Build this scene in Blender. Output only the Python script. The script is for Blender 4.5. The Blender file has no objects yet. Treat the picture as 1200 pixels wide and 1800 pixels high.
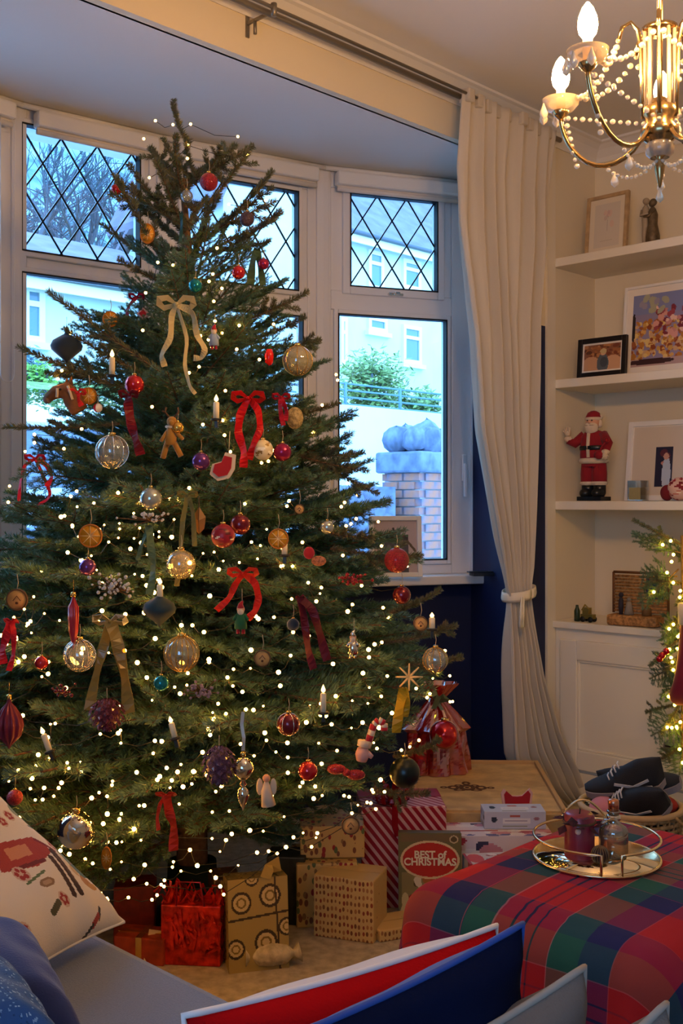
import bpy, math, random
import numpy as np
from mathutils import Vector, Matrix
from math import sin, cos, pi, sqrt, atan2, radians
random.seed(7); np.random.seed(7)
scene = bpy.context.scene
C = bpy.context.collection
F = 1900.0; HZ = 885.0; EYE = 1.3

# ---------------- camera, world, exposure ----------------
cam_data = bpy.data.cameras.new('camera')
cam = bpy.data.objects.new('camera', cam_data); C.objects.link(cam)
cam.location = (0, 0, EYE); cam.rotation_euler = (pi/2, 0, 0)
cam_data.sensor_fit = 'VERTICAL'; cam_data.sensor_height = 36; cam_data.lens = 36*F/1800
cam_data.shift_y = -(900-HZ)/1800
cam_data.clip_start = .05; cam_data.clip_end = 400
scene.camera = cam
world = bpy.data.worlds.new('overcast_sky'); scene.world = world; world.use_nodes = True
wn = world.node_tree.nodes; wl = world.node_tree.links; wn.clear()
wo = wn.new('ShaderNodeOutputWorld'); wb = wn.new('ShaderNodeBackground'); wl.new(wb.outputs[0], wo.inputs[0])
tc = wn.new('ShaderNodeTexCoord'); mpn = wn.new('ShaderNodeMapping'); mpn.inputs['Scale'].default_value = (1.5, 1.5, 4)
nz = wn.new('ShaderNodeTexNoise'); nz.inputs['Scale'].default_value = 2.2; nz.inputs['Detail'].default_value = 6
rp = wn.new('ShaderNodeValToRGB'); rp.color_ramp.elements[0].position = .3; rp.color_ramp.elements[1].position = .7
rp.color_ramp.elements[0].color = (.17, .42, .86, 1); rp.color_ramp.elements[1].color = (.36, .64, .98, 1)
wl.new(tc.outputs['Generated'], mpn.inputs[0]); wl.new(mpn.outputs[0], nz.inputs[0]); wl.new(nz.outputs[0], rp.inputs[0]); wl.new(rp.outputs[0], wb.inputs[0])
wb.inputs[1].default_value = 5.0
scene.view_settings.view_transform = 'Standard'; scene.view_settings.look = 'None'
scene.view_settings.gamma = 1; scene.view_settings.use_curve_mapping = False
scene.view_settings.exposure = 0.72
scene.cycles.use_denoising = True
scene.cycles.sample_clamp_indirect = 4
scene.cycles.max_bounces = 8; scene.cycles.transparent_max_bounces = 24
BULB = 330.0; FAIRY = 34.0

# ---------------- materials ----------------
def lin(c):
    if isinstance(c, str):
        c = [int(c[i:i+2], 16)/255 for i in (0, 2, 4)]
    return tuple((v/12.92 if v <= .04045 else ((v+.055)/1.055)**2.4) for v in c)
MATS = {}
def mat(name, col, rough=.6, metal=0, bump=0, bscale=200, var=0, vscale=8, emit=0, alpha=1, trans=0, sheen=0, coat=0, spec=.5, ior=1.45, col2=None):
    if name in MATS: return MATS[name]
    m = bpy.data.materials.new(name); m.use_nodes = True; MATS[name] = m
    n = m.node_tree.nodes; l = m.node_tree.links; b = n['Principled BSDF']
    c = lin(col); b.inputs['Base Color'].default_value = (*c, 1)
    b.inputs['Roughness'].default_value = rough; b.inputs['Metallic'].default_value = metal
    b.inputs['Specular IOR Level'].default_value = spec
    b.inputs['IOR'].default_value = ior
    if trans: b.inputs['Transmission Weight'].default_value = trans
    if sheen: b.inputs['Sheen Weight'].default_value = sheen; b.inputs['Sheen Roughness'].default_value = .4
    if coat: b.inputs['Coat Weight'].default_value = coat
    if alpha < 1: b.inputs['Alpha'].default_value = alpha
    if emit: b.inputs['Emission Color'].default_value = (*c, 1); b.inputs['Emission Strength'].default_value = emit
    if var:
        t = n.new('ShaderNodeTexCoord'); z = n.new('ShaderNodeTexNoise'); z.inputs['Scale'].default_value = vscale; z.inputs['Detail'].default_value = 5
        r = n.new('ShaderNodeValToRGB'); c2 = lin(col2) if col2 else tuple(v*(1-var) for v in c)
        r.color_ramp.elements[0].position = .35; r.color_ramp.elements[1].position = .65
        r.color_ramp.elements[0].color = (*c2, 1); r.color_ramp.elements[1].color = (*(c if col2 else tuple(min(1, v*(1+var*.5)) for v in c)), 1)
        l.new(t.outputs['Object'], z.inputs['Vector']); l.new(z.outputs[0], r.inputs[0]); l.new(r.outputs[0], b.inputs['Base Color'])
    if bump:
        t = n.new('ShaderNodeTexCoord'); z = n.new('ShaderNodeTexNoise'); z.inputs['Scale'].default_value = bscale; z.inputs['Detail'].default_value = 3
        k = n.new('ShaderNodeBump'); k.inputs['Strength'].default_value = bump; k.inputs['Distance'].default_value = .003
        l.new(t.outputs['Object'], z.inputs['Vector']); l.new(z.outputs[0], k.inputs['Height']); l.new(k.outputs[0], b.inputs['Normal'])
    return m
def painted(rough=.7, metal=0, sheen=0, bump=0, emit=0, name=None):
    nm = 'painted_%g_%g_%g_%g' % (rough, metal, sheen, bump)
    if nm in MATS: return MATS[nm]
    m = mat(nm, 'ffffff', rough, metal, bump=bump, bscale=400, sheen=sheen)
    a = m.node_tree.nodes.new('ShaderNodeAttribute'); a.attribute_name = 'Col'
    m.node_tree.links.new(a.outputs['Color'], m.node_tree.nodes['Principled BSDF'].inputs['Base Color'])
    return m
def glassy(name, tint='ffffff', refl=.12, rough=.02, op=0.0):
    """thin clear sheet: transparent plus fresnel reflection; op adds a faint body colour"""
    if name in MATS: return MATS[name]
    m = bpy.data.materials.new(name); m.use_nodes = True; MATS[name] = m
    n = m.node_tree.nodes; l = m.node_tree.links; n.clear()
    o = n.new('ShaderNodeOutputMaterial'); t = n.new('ShaderNodeBsdfTransparent'); g = n.new('ShaderNodeBsdfGlossy'); d = n.new('ShaderNodeBsdfDiffuse')
    t.inputs[0].default_value = (*lin(tint), 1); g.inputs['Roughness'].default_value = rough
    d.inputs[0].default_value = (*lin(tint), 1)
    w = n.new('ShaderNodeLayerWeight'); w.inputs[0].default_value = .3
    mp = n.new('ShaderNodeMath'); mp.operation = 'MULTIPLY_ADD'; mp.inputs[1].default_value = .8; mp.inputs[2].default_value = refl*.3
    mx = n.new('ShaderNodeMixShader'); m2 = n.new('ShaderNodeMixShader'); m2.inputs[0].default_value = op
    l.new(t.outputs[0], m2.inputs[1]); l.new(d.outputs[0], m2.inputs[2])
    l.new(w.outputs['Fresnel'], mp.inputs[0]); l.new(mp.outputs[0], mx.inputs[0]); l.new(m2.outputs[0], mx.inputs[1]); l.new(g.outputs[0], mx.inputs[2]); l.new(mx.outputs[0], o.inputs[0])
    return m

M_WALL = mat('cream_wall_paint', 'e6d9bc', .85, bump=.08, bscale=60)
M_CEIL = mat('ceiling_paint', 'e4e0d8', .9)
M_NAVY = mat('navy_wall_paint', '12204c', .6, bump=.06, bscale=80)
M_WHITE = mat('white_gloss_paint', 'eae8e4', .35)
M_UPVC = mat('white_window_plastic', 'e9e9ec', .3)
M_SEAL = mat('black_window_seal', '10141c', .6)
M_LEAD = mat('lead_strip', '2a3340', .5, .3)
M_GLASS = glassy('window_glass', 'f4fbff', .1)
M_CABINET = mat('cabinet_white_paint', 'e9e0cd', .5)
M_GOLD = mat('polished_gold', 'e0b86a', .18, 1)
M_SILVER = mat('chrome_metal', 'd8d4cc', .15, 1)
M_BLACK = mat('black_matt', '0c0c0e', .6)

# ---------------- mesh helpers ----------------
class MB:
    def __init__(s): s.v = []; s.f = []; s.m = []; s.uv = []; s.sm = []
    def add(s, vs, fs, mi=0, uv=None, smooth=False):
        o = len(s.v); s.v += [tuple(x) for x in vs]
        for i, f in enumerate(fs):
            s.f.append(tuple(o+j for j in f)); s.m.append(mi); s.sm.append(smooth)
            s.uv.append([tuple(uv[j]) for j in f] if uv is not None else None)
        return s
    def box(s, x0, x1, y0, y1, z0, z1, mi=0, M=None):
        vs = [(x, y, z) for x in (x0, x1) for y in (y0, y1) for z in (z0, z1)]
        if M is not None: vs = [tuple(M @ Vector(v)) for v in vs]
        fs = [(0, 1, 3, 2), (4, 6, 7, 5), (0, 4, 5, 1), (2, 3, 7, 6), (0, 2, 6, 4), (1, 5, 7, 3)]
        o = len(s.v); s.v += vs
        dims = [((y0, z0), (y0, z1), (y1, z1), (y1, z0)), ((y0, z0), (y1, z0), (y1, z1), (y0, z1)), ((x0, z0), (x1, z0), (x1, z1), (x0, z1)),
                ((x0, z0), (x0, z1), (x1, z1), (x1, z0)), ((x0, y0), (x0, y1), (x1, y1), (x1, y0)), ((x0, y0), (x1, y0), (x1, y1), (x0, y1))]
        for f, d in zip(fs, dims):
            s.f.append(tuple(o+j for j in f)); s.m.append(mi); s.sm.append(False); s.uv.append(list(d))
        return s
    def tube(s, pts, r, n=6, mi=0, cap=True):
        pts = [Vector(p) for p in pts]; N = len(pts)
        rs = r if isinstance(r, (list, tuple)) else [r]*N
        vs = []; up = None
        for i, p in enumerate(pts):
            d = (pts[min(i+1, N-1)]-pts[max(i-1, 0)])
            d = d.normalized() if d.length > 1e-9 else Vector((0, 0, 1))
            if up is None:
                up = d.orthogonal().normalized()
            up = (up-d*up.dot(d)); up = up.normalized() if up.length > 1e-6 else d.orthogonal().normalized()
            b = d.cross(up)
            for k in range(n):
                a = 2*pi*k/n; vs.append(p+(up*cos(a)+b*sin(a))*rs[i])
        fs = [(i*n+k, i*n+(k+1) % n, (i+1)*n+(k+1) % n, (i+1)*n+k) for i in range(N-1) for k in range(n)]
        if cap: fs += [tuple(range(n-1, -1, -1)), tuple((N-1)*n+k for k in range(n))]
        return s.add(vs, fs, mi, smooth=True)
    def lathe(s, prof, n=24, mi=0, c=(0, 0, 0), M=None, sx=1, sy=1):
        vs = []; uv = []
        for i, (r, z) in enumerate(prof):
            for k in range(n+1):
                a = 2*pi*k/n
                v = Vector((c[0]+r*cos(a)*sx, c[1]+r*sin(a)*sy, c[2]+z)); vs.append(tuple(M @ v) if M is not None else tuple(v)); uv.append((k/n, i/(len(prof)-1)))
        fs = [(i*(n+1)+k, i*(n+1)+k+1, (i+1)*(n+1)+k+1, (i+1)*(n+1)+k) for i in range(len(prof)-1) for k in range(n)]
        return s.add(vs, fs, mi, uv, True)
    def sphere(s, c, r, n=16, m=10, mi=0, sz=1, sx=1, sy=1, M=None):
        return s.lathe([(r*sin(pi*i/m)+1e-6, -r*cos(pi*i/m)*sz) for i in range(m+1)], n, mi, c, M, sx, sy)
    def ribbon(s, pts, w, side=(0, 1, 0), mi=0, th=.0006, tw=0):
        pts = [Vector(p) for p in pts]; sd = Vector(side); vs = []
        for i, p in enumerate(pts):
            d = (pts[min(i+1, len(pts)-1)]-pts[max(i-1, 0)]).normalized(); b = d.cross(sd)
            b = b.normalized() if b.length > 1e-4 else Vector((1, 0, 0))
            if tw:
                an = tw*sin(i*.55+len(pts)); b = (b*cos(an)+sd*sin(an)).normalized()
            ww = w[i] if isinstance(w, (list, tuple)) else w
            nn = d.cross(b).normalized()*th if tw else sd*th
            vs += [p-b*ww/2-nn, p+b*ww/2-nn, p+b*ww/2+nn, p-b*ww/2+nn]
        fs = []
        for i in range(len(pts)-1):
            for k in range(4): fs.append((i*4+k, i*4+(k+1) % 4, i*4+4+(k+1) % 4, i*4+4+k))
        fs += [(3, 2, 1, 0), tuple((len(pts)-1)*4+k for k in range(4))]
        return s.add(vs, fs, mi, smooth=False)
    def grid(s, fn, nu, nv, mi=0, smooth=True, uvs=(1, 1)):
        vs = []; uv = []
        for i in range(nu+1):
            for j in range(nv+1):
                a, b = i/nu, j/nv; vs.append(fn(a, b)); uv.append((a*uvs[0], b*uvs[1]))
        fs = [(i*(nv+1)+j, (i+1)*(nv+1)+j, (i+1)*(nv+1)+j+1, i*(nv+1)+j+1) for i in range(nu) for j in range(nv)]
        return s.add(vs, fs, mi, uv, smooth)
    def prism(s, poly, z0, z1, mi=0):
        n = len(poly); vs = [(*p, z0) for p in poly]+[(*p, z1) for p in poly]
        ar = sum(poly[i][0]*poly[(i+1) % n][1]-poly[(i+1) % n][0]*poly[i][1] for i in range(n))
        fs = [tuple(range(n-1, -1, -1)), tuple(range(n, 2*n))]+[(i, (i+1) % n, n+(i+1) % n, n+i) for i in range(n)]
        if ar < 0: fs = [tuple(reversed(f)) for f in fs]
        return s.add(vs, fs, mi, [(v[0], v[1]) for v in vs])
    def build(s, name, mats, parent=None, loc=None, rotz=0, bevel=0, kind=None, label=None):
        me = bpy.data.meshes.new(name); me.from_pydata(s.v, [], s.f)
        if not isinstance(mats, (list, tuple)): mats = [mats]
        for m in mats: me.materials.append(m)
        me.polygons.foreach_set('material_index', s.m); me.polygons.foreach_set('use_smooth', s.sm)
        if any(u is not None for u in s.uv):
            ul = me.uv_layers.new(name='UVMap'); buf = []
            for f, u in zip(s.f, s.uv):
                buf += [c for p in (u if u is not None else [(0, 0)]*len(f)) for c in p]
            ul.data.foreach_set('uv', buf)
        me.update()
        o = bpy.data.objects.new(name, me); C.objects.link(o)
        if parent is not None: o.parent = parent
        if loc is not None: o.location = loc
        if rotz: o.rotation_euler = (0, 0, rotz)
        if bevel:
            b = o.modifiers.new('bevel', 'BEVEL'); b.width = bevel; b.segments = 2; b.limit_method = 'ANGLE'; b.angle_limit = .6
        if kind: o['kind'] = kind
        if label: o['label'] = label
        return o
def tag(o, label, cat, group=None):
    o['label'] = label; o['category'] = cat
    if group: o['group'] = group
    return o
def thing(name, label, cat, loc=(0, 0, 0), rotz=0, group=None):
    o = bpy.data.objects.new(name, None); C.objects.link(o); o.empty_display_size = .05
    o.location = loc; o.rotation_euler = (0, 0, rotz)
    return tag(o, label, cat, group)
def fcent(o):
    me = o.data; n = len(me.polygons); uv = np.zeros(len(me.loops)*2); me.uv_layers[0].data.foreach_get('uv', uv); uv = uv.reshape(-1, 2)
    ls = np.zeros(n, int); lt = np.zeros(n, int); me.polygons.foreach_get('loop_start', ls); me.polygons.foreach_get('loop_total', lt)
    cen = np.add.reduceat(uv, ls, axis=0)/lt[:, None]
    return cen[:, 0], cen[:, 1], ls, lt
class Canvas:
    """colours the faces of a gridded mesh from flat shapes given in its uv space (printed pattern)"""
    def __init__(s, U, V, base):
        s.U, s.V = U, V; s.c = np.tile(np.array(lin(base)), (len(U), 1))
    def fill(s, mask, col): s.c[mask] = lin(col)
    def ell(s, cx, cy, rx, ry, col, rot=0):
        x = s.U-cx; y = s.V-cy; c, n = cos(rot), sin(rot); a = x*c+y*n; b = -x*n+y*c
        s.fill((a/rx)**2+(b/ry)**2 < 1, col); return s
    def rect(s, x0, y0, x1, y1, col): s.fill((s.U > x0) & (s.U < x1) & (s.V > y0) & (s.V < y1), col); return s
    def line(s, x0, y0, x1, y1, w, col):
        dx, dy = x1-x0, y1-y0; L = dx*dx+dy*dy+1e-12; t = np.clip(((s.U-x0)*dx+(s.V-y0)*dy)/L, 0, 1)
        s.fill(np.hypot(s.U-x0-t*dx, s.V-y0-t*dy) < w/2, col); return s
    def poly(s, pts, col):
        m = np.zeros(len(s.U), bool); n = len(pts)
        for i in range(n):
            x0, y0 = pts[i]; x1, y1 = pts[(i+1) % n]
            if y0 == y1: continue
            m ^= ((y0 > s.V) != (y1 > s.V)) & (s.U < (x1-x0)*(s.V-y0)/(y1-y0)+x0)
        s.fill(m, col); return s
    def blobs(s, n, x0, y0, x1, y1, r, cols, rng):
        for _ in range(n): s.ell(rng.uniform(x0, x1), rng.uniform(y0, y1), r*rng.uniform(.5, 1.3), r*rng.uniform(.5, 1.3), rng.choice(cols), rng.uniform(0, 3))
        return s
    def write(s, o, ls, lt):
        me = o.data; a = me.color_attributes.new(name='Col', type='FLOAT_COLOR', domain='CORNER')
        rgba = np.concatenate([s.c, np.ones((len(s.c), 1))], 1); a.data.foreach_set('color', np.repeat(rgba, lt, axis=0).ravel())
def paint(o, base, fn):
    U, V, ls, lt = fcent(o); cv = Canvas(U, V, base); fn(cv); cv.write(o, ls, lt); return o

# ---------------- geometry of the place ----------------
UX, UY = .697, .717          # along the bay wall, away
VX, VY = .717, -.697         # into the room, along the shelves
C0 = (.94, 4.80)
RZ = atan2(VY, VX)
def W(s, t, z=None):
    x, y = C0[0]+s*VX+t*UX, C0[1]+s*VY+t*UY
    return (x, y) if z is None else Vector((x, y, z))
def ST(x, y):
    dx, dy = x-C0[0], y-C0[1]; return dx*VX+dy*VY, dx*UX+dy*UY
def P(px, py, d): return Vector(((px-600)/F*d, d, EYE+(HZ-py)/F*d))
def zy(py, d): return EYE+(HZ-py)/F*d
def wall_t(px, s=0):           # t on the line at offset s seen at column px
    k = (px-600)/F; x0, y0 = C0[0]+s*VX, C0[1]+s*VY
    return (k*y0-x0)/(UX-k*UY)
def alc_s(px, t=0):            # s on the shelf line at inset t seen at column px
    k = (px-600)/F; x0, y0 = C0[0]+t*UX, C0[1]+t*UY
    return (k*y0-x0)/(VX-k*VY)
RM = Matrix(((VX, UX, 0, C0[0]), (VY, UY, 0, C0[1]), (0, 0, 1, 0), (0, 0, 0, 1)))   # room frame: x=s, y=t
def rbox(mb, s0, s1, t0, t1, z0, z1, mi=0): return mb.box(s0, s1, t0, t1, z0, z1, mi, RM)
def struct(name, mb, m, parent=None, bevel=0):
    o = mb.build(name, m, parent, bevel=bevel)
    if parent is None: o['kind'] = 'structure'
    return o
def sgroup(name, loc=(0, 0, 0), rotz=0):
    o = bpy.data.objects.new(name, None); C.objects.link(o); o.location = loc; o.rotation_euler = (0, 0, rotz); o['kind'] = 'structure'; return o
CEIL = 2.96; SOF = 2.75; SL, SR = -5.3, .35; SB = 5.3
T_OPEN = wall_t(893); T_LEFT = -3.75
BAY = [(.587, 4.90), (-.085, 4.66), (-.71, 4.285), (-1.176, 3.925), (-1.60, 3.40), (-1.90, 2.80)]   # inner face of the frames, right to left

# floor, ceiling
M_CARPET = mat('cream_carpet', 'b9ab90', .95, bump=.6, bscale=150, var=.25, vscale=30)
fl = MB(); rbox(fl, 0, SB, SL, SR, -.12, 0)
opR, opL = W(0, T_OPEN), W(0, T_LEFT)
fl.prism([opR]+BAY+[opL], -.12, 0); struct('floor', fl, M_CARPET)
ce = MB(); rbox(ce, -.3, SB, SL, SR+.2, CEIL, CEIL+.12); struct('ceiling', ce, M_CEIL)
so = MB(); e = 0.35
def off(pts, d):
    out = []
    for i, p in enumerate(pts):
        a = pts[max(i-1, 0)]; b = pts[min(i+1, len(pts)-1)]; dx, dy = b[0]-a[0], b[1]-a[1]; L = math.hypot(dx, dy)
        out.append((p[0]+dy/L*d, p[1]-dx/L*d))
    return out
opRb, opLb = W(-.28, T_OPEN), W(-.28, T_LEFT)
so.prism([W(-.03, 0)]+off(BAY, e)+[W(-.03, T_LEFT)], SOF, SOF+.12); struct('ceiling_bay', so, M_CEIL)
# walls
wb_ = MB(); rbox(wb_, -.28, 0, -.064, SR+.2, 0, CEIL); wb_.prism([W(0, T_OPEN), W(0, -.064), W(-.28, -.064), W(-.28, -.19)], 2.08, CEIL)
rbox(wb_, -.28, 0, SL, T_LEFT, 0, CEIL); rbox(wb_, -.04, 0, T_LEFT, T_OPEN, SOF, CEIL)
struct('wall_bay', wb_, M_WALL)
wn_ = MB(); wn_.prism([W(0, T_OPEN), W(0, -.064), W(-.28, -.064), W(-.28, -.19)], 0, 2.08); struct('wall_bay_navy', wn_, M_NAVY)
wr = MB(); rbox(wr, 0, SB, SR, SR+.2, 0, CEIL); struct('wall_right', wr, M_WALL)
cb = MB(); rbox(cb, .86, 2.4, -.1, SR, 0, CEIL); struct('wall_chimney', cb, M_WALL)
wk = MB(); rbox(wk, SB, SB+.2, SL, SR, 0, CEIL); struct('wall_back', wk, M_WALL)
# left wall of the room with its own window opening behind the photographer
wf = MB(); rbox(wf, 0, SB, SL-.2, SL, 0, .9); rbox(wf, 0, SB, SL-.2, SL, 2.4, CEIL); rbox(wf, 0, 2.2, SL-.2, SL, .9, 2.4); rbox(wf, 4.2, SB, SL-.2, SL, .9, 2.4); struct('wall_left', wf, M_WALL)
w5 = MB(); rbox(w5, 2.2, 4.2, SL-.12, SL-.06, .9, .97); rbox(w5, 2.2, 4.2, SL-.12, SL-.06, 2.33, 2.4)
for a in (2.2, 3.17, 4.13): rbox(w5, a, a+.07, SL-.12, SL-.06, .97, 2.33)
w5g = sgroup('window_5'); w5.build('window_frame', M_UPVC, w5g)
g5 = MB(); rbox(g5, 2.27, 4.13, SL-.1, SL-.095, .97, 2.33); g5.build('window_glass', M_GLASS, w5g)
# bay low wall (navy inside, render outside)
outer = off(BAY, .22)
lw = MB()
pts_i = [opR]+BAY+[opL]; pts_o = [W(-.2, -.18)]+outer+[opLb]
for i in range(len(pts_i)-1):
    lw.prism([pts_i[i], pts_i[i+1], pts_o[i+1], pts_o[i]], -.5 if 0 < i < 6 else 0, .945 if 0 < i < 6 else (2.08 if i == 0 else SOF))
struct('wall_bay_low', lw, M_NAVY)
lw2 = MB(); lw2.prism([opR, BAY[0], outer[0], W(-.2, -.18)], 2.08, SOF); struct('wall_bay_return', lw2, M_WALL)
# cove moulding
prof = [(0, 0), (0, -.075), (.012, -.08), (.02, -.06), (.045, -.03), (.07, -.014), (.085, -.01), (.085, 0)]
def cove(a, b, inward):
    a = Vector((*a, CEIL)); b = Vector((*b, CEIL)); n = Vector((*inward, 0))
    vs = [p+n*q[0]+Vector((0, 0, q[1])) for p in (a, b) for q in prof]; k = len(prof)
    cv = MB(); cv.add(vs, [(i, (i+1) % k, k+(i+1) % k, k+i) for i in range(k)]); struct('trim_%d' % (10+len([o for o in C.objects if o.name.startswith('trim_1')])), cv, M_CEIL)
cove(W(0, SL), W(0, SR), (VX, VY)); cove(W(0, SR), W(.86, SR), (-UX, -UY)); cove(W(.86, -.1), W(2.4, -.1), (-UX, -UY))
# bay beading where the windows meet the soffit
for i in range(len(BAY)-1):
    bd = MB(); bd.tube([Vector((*off(BAY, -.035)[i], SOF-.012)), Vector((*off(BAY, -.035)[i+1], SOF-.012))], .011, 6); struct('trim_%d' % (20+i), bd, M_WHITE)
# face frame of the alcove, skirting
ff = MB(); rbox(ff, 0, .012, -.064, 0, 0, 2.08+.9); struct('trim_3', ff, M_CABINET)
sk = MB(); rbox(sk, 0, .015, T_OPEN, -.07, 0, .12); struct('baseboard_bay', sk, M_NAVY)
sk = MB(); rbox(sk, .875, 2.4, -.115, -.1, 0, .12); struct('baseboard_chimney', sk, M_WHITE)

# window sill board following the bay
inn = off(BAY, -.13)
for i in range(1, 4):
    sl = MB(); sl.prism([inn[i], inn[i+1], outer[i+1], outer[i]], .945, .985); struct('trim_%d' % (30+i), sl, M_WHITE, bevel=.006)
sl = MB(); i = 0
sl.prism([(inn[0][0]+.12, inn[0][1]-.07), inn[0], inn[1], outer[1], outer[0], BAY[0]], .945, .985)
struct('trim_4', sl, M_WHITE, bevel=.006)

# ---------------- windows ----------------
def clip(poly, x0, x1, z0, z1):
    def cl(p, ax, v, keep):
        out = []
        for i in range(len(p)):
            a, b = p[i], p[(i+1) % len(p)]; ia, ib = keep(a[ax], v), keep(b[ax], v)
            if ia: out.append(a)
            if ia != ib:
                t = (v-a[ax])/(b[ax]-a[ax]); out.append((a[0]+(b[0]-a[0])*t, a[1]+(b[1]-a[1])*t))
        return out
    for ax, v, k in ((0, x0, lambda q, v: q >= v), (0, x1, lambda q, v: q <= v), (1, z0, lambda q, v: q >= v), (1, z1, lambda q, v: q <= v)):
        poly = cl(poly, ax, v, k)
        if len(poly) < 3: return None
    return poly
def window_seg(name, A, B, ux0, ux1, uz0, uz1, lx0, lx1, lz0, lz1, lattice=(.145, .215), handle=False, openU=True):
    """A is the left end; all x values run along the frame from A, z are heights"""
    dx, dy = B[0]-A[0], B[1]-A[1]; L = math.hypot(dx, dy); ang = atan2(dy, dx)
    g = sgroup(name, (*A, 0), ang)
    Z0, Z1 = .985, SOF; D0, D1 = 0, .07
    m = MB()
    zt = (lz1+uz0)/2
    m.box(-.028, min(ux0, lx0)-.03, D0, D1, Z0, Z1); m.box(max(ux1, lx1)+.03, L+.028, D0, D1, Z0, Z1)
    m.box(min(ux0, lx0)-.03, max(ux1, lx1)+.03, D0, D1, Z0, lz0-.02); m.box(min(ux0, lx0)-.03, max(ux1, lx1)+.03, D0, D1, lz1+.02, uz0-.02); m.box(min(ux0, lx0)-.03, max(ux1, lx1)+.03, D0, D1, uz1+.02, Z1)
    for a, b in ((min(ux0, lx0)-.03, ux0-.015), (ux1+.015, max(ux1, lx1)+.03)):
        if b > a: m.box(a, b, D0+.004, D1, uz0-.02, uz1+.02)
    for a, b in ((min(ux0, lx0)-.03, lx0-.015), (lx1+.015, max(ux1, lx1)+.03)):
        if b > a: m.box(a, b, D0+.004, D1, lz0-.02, lz1+.02)
    m.box(-.028, .006, -.018, D0, Z0, Z1); m.box(L-.006, L+.028, -.018, D0, Z0, Z1)     # cover post
    m.build('window_frame', M_UPVC, g, bevel=.004)
    def ring(x0, x1, z0, z1, w, y0, y1, mi=0, mb=None):
        mb.box(x0-w, x0, y0, y1, z0-w, z1+w, mi); mb.box(x1, x1+w, y0, y1, z0-w, z1+w, mi); mb.box(x0, x1, y0, y1, z1, z1+w, mi); mb.box(x0, x1, y0, y1, z0-w, z0, mi)
    for (x0, x1, z0, z1, w, nm) in ((ux0, ux1, uz0, uz1, .034 if openU else .02, 'top'), (lx0, lx1, lz0, lz1, .02, 'low')):
        s = MB(); ring(x0, x1, z0, z1, w, -.014, .05, 0, s); so_ = s.build('sash', M_UPVC, g, bevel=.004)
        q = MB(); ring(x0+.004, x1-.004, z0+.004, z1-.004, .006, -.016, .02, 0, q); q.build('seal', M_SEAL, so_)
        if nm == 'low':
            p = MB(); p.box(x0, x1, .02, .026, z0, z1); p.build('pane', M_GLASS, so_)
        else:
            a, b = lattice; ld = MB(); n = 0
            cx, cz = (x0+x1)/2, (z0+z1)/2
            for i in range(-8, 9):
                for j in range(-8, 9):
                    x = cx+(i+j)*a/2; z = cz+(i-j)*b/2
                    f = .955
                    c = clip([(x-a/2*f, z), (x, z-b/2*f), (x+a/2*f, z), (x, z+b/2*f)], x0, x1, z0, z1)
                    if c:
                        cc = [(sum(p[0] for p in c)/len(c)), (sum(p[1] for p in c)/len(c))]
                        k = len(c); tl = random.uniform(-.0012, .0012)
                        vs = [(p[0], .02+tl*(p[0]-cc[0])*20, p[1]) for p in c]+[(p[0], .024, p[1]) for p in c]
                        pm = MB().add(vs, [tuple(range(k)), tuple(range(2*k-1, k-1, -1))]+[(q2, k+q2, k+(q2+1) % k, (q2+1) % k) for q2 in range(k)])
                        pm.build('pane', M_GLASS, so_)
            for sg in (1, -1):      # lead cames
                for i in range(-8, 9):
                    xc = cx+(i+.5)*a
                    pts = [(xc-5*a, cz-sg*5*b), (xc+5*a, cz+sg*5*b)]
                    t0, t1 = 0, 1
                    for (pa, pb, lo, hi) in ((pts[0][0], pts[1][0], x0, x1), (pts[0][1], pts[1][1], z0, z1)):
                        ta, tb = (lo-pa)/(pb-pa), (hi-pa)/(pb-pa)
                        if ta > tb: ta, tb = tb, ta
                        t0, t1 = max(t0, ta), min(t1, tb)
                    if t1 > t0+.002:
                        q0 = (pts[0][0]+(pts[1][0]-pts[0][0])*t0, pts[0][1]+(pts[1][1]-pts[0][1])*t0); q1 = (pts[0][0]+(pts[1][0]-pts[0][0])*t1, pts[0][1]+(pts[1][1]-pts[0][1])*t1)
                        ld.tube([(q0[0], .019, q0[1]), (q1[0], .019, q1[1])], .0042, 4)
            ld.build('lead_came', M_LEAD, so_)
    if handle:
        h = MB(); hx = (ux0+ux1)/2; h.box(hx-.035, hx+.035, -.03, -.014, uz0-.032, uz0-.02); h.box(hx-.012, hx+.012, -.05, -.03, uz0-.03, uz0-.018); h.build('handle', M_SILVER, g, bevel=.003)
    # roller blind in its box under the soffit
    t = thing('roller_blind', BL[name], 'blind', (*A, 0), ang)
    m = MB(); m.box(.05, L-.05, -.075, -.016, SOF-.085, SOF-.026); m.build('cassette', M_WHITE, t, bevel=.01)
    m = MB(); m.tube([(.055, -.045, SOF-.10), (L-.055, -.045, SOF-.10)], .011, 8); m.box(.055, L-.055, -.046, -.043, SOF-.10, SOF-.05); m.build('blind_fabric', mat('blind_cloth', 'e4ded6', .9), t)
    return g, t, L, ang
def seg_x(A, B, px):
    k = (px-600)/F; dx, dy = B[0]-A[0], B[1]-A[1]; L = math.hypot(dx, dy)
    tt = (k*A[1]-A[0])/(dx-k*dy); return tt*L, A[1]+tt*dy
BL = {'window_1': 'closed white roller blind above the left window behind the tree top', 'window_2': 'closed white roller blind above the middle window, partly behind tree',
      'window_3': 'closed white roller blind above the right window beside the curtain', 'window_4': 'roller blind above the far left window with hanging chain loop'}
def zz(px, py, A, B): return zy(py, seg_x(A, B, px)[1])
A, B = BAY[3], BAY[2]
X = lambda p: seg_x(A, B, p)[0]
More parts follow.
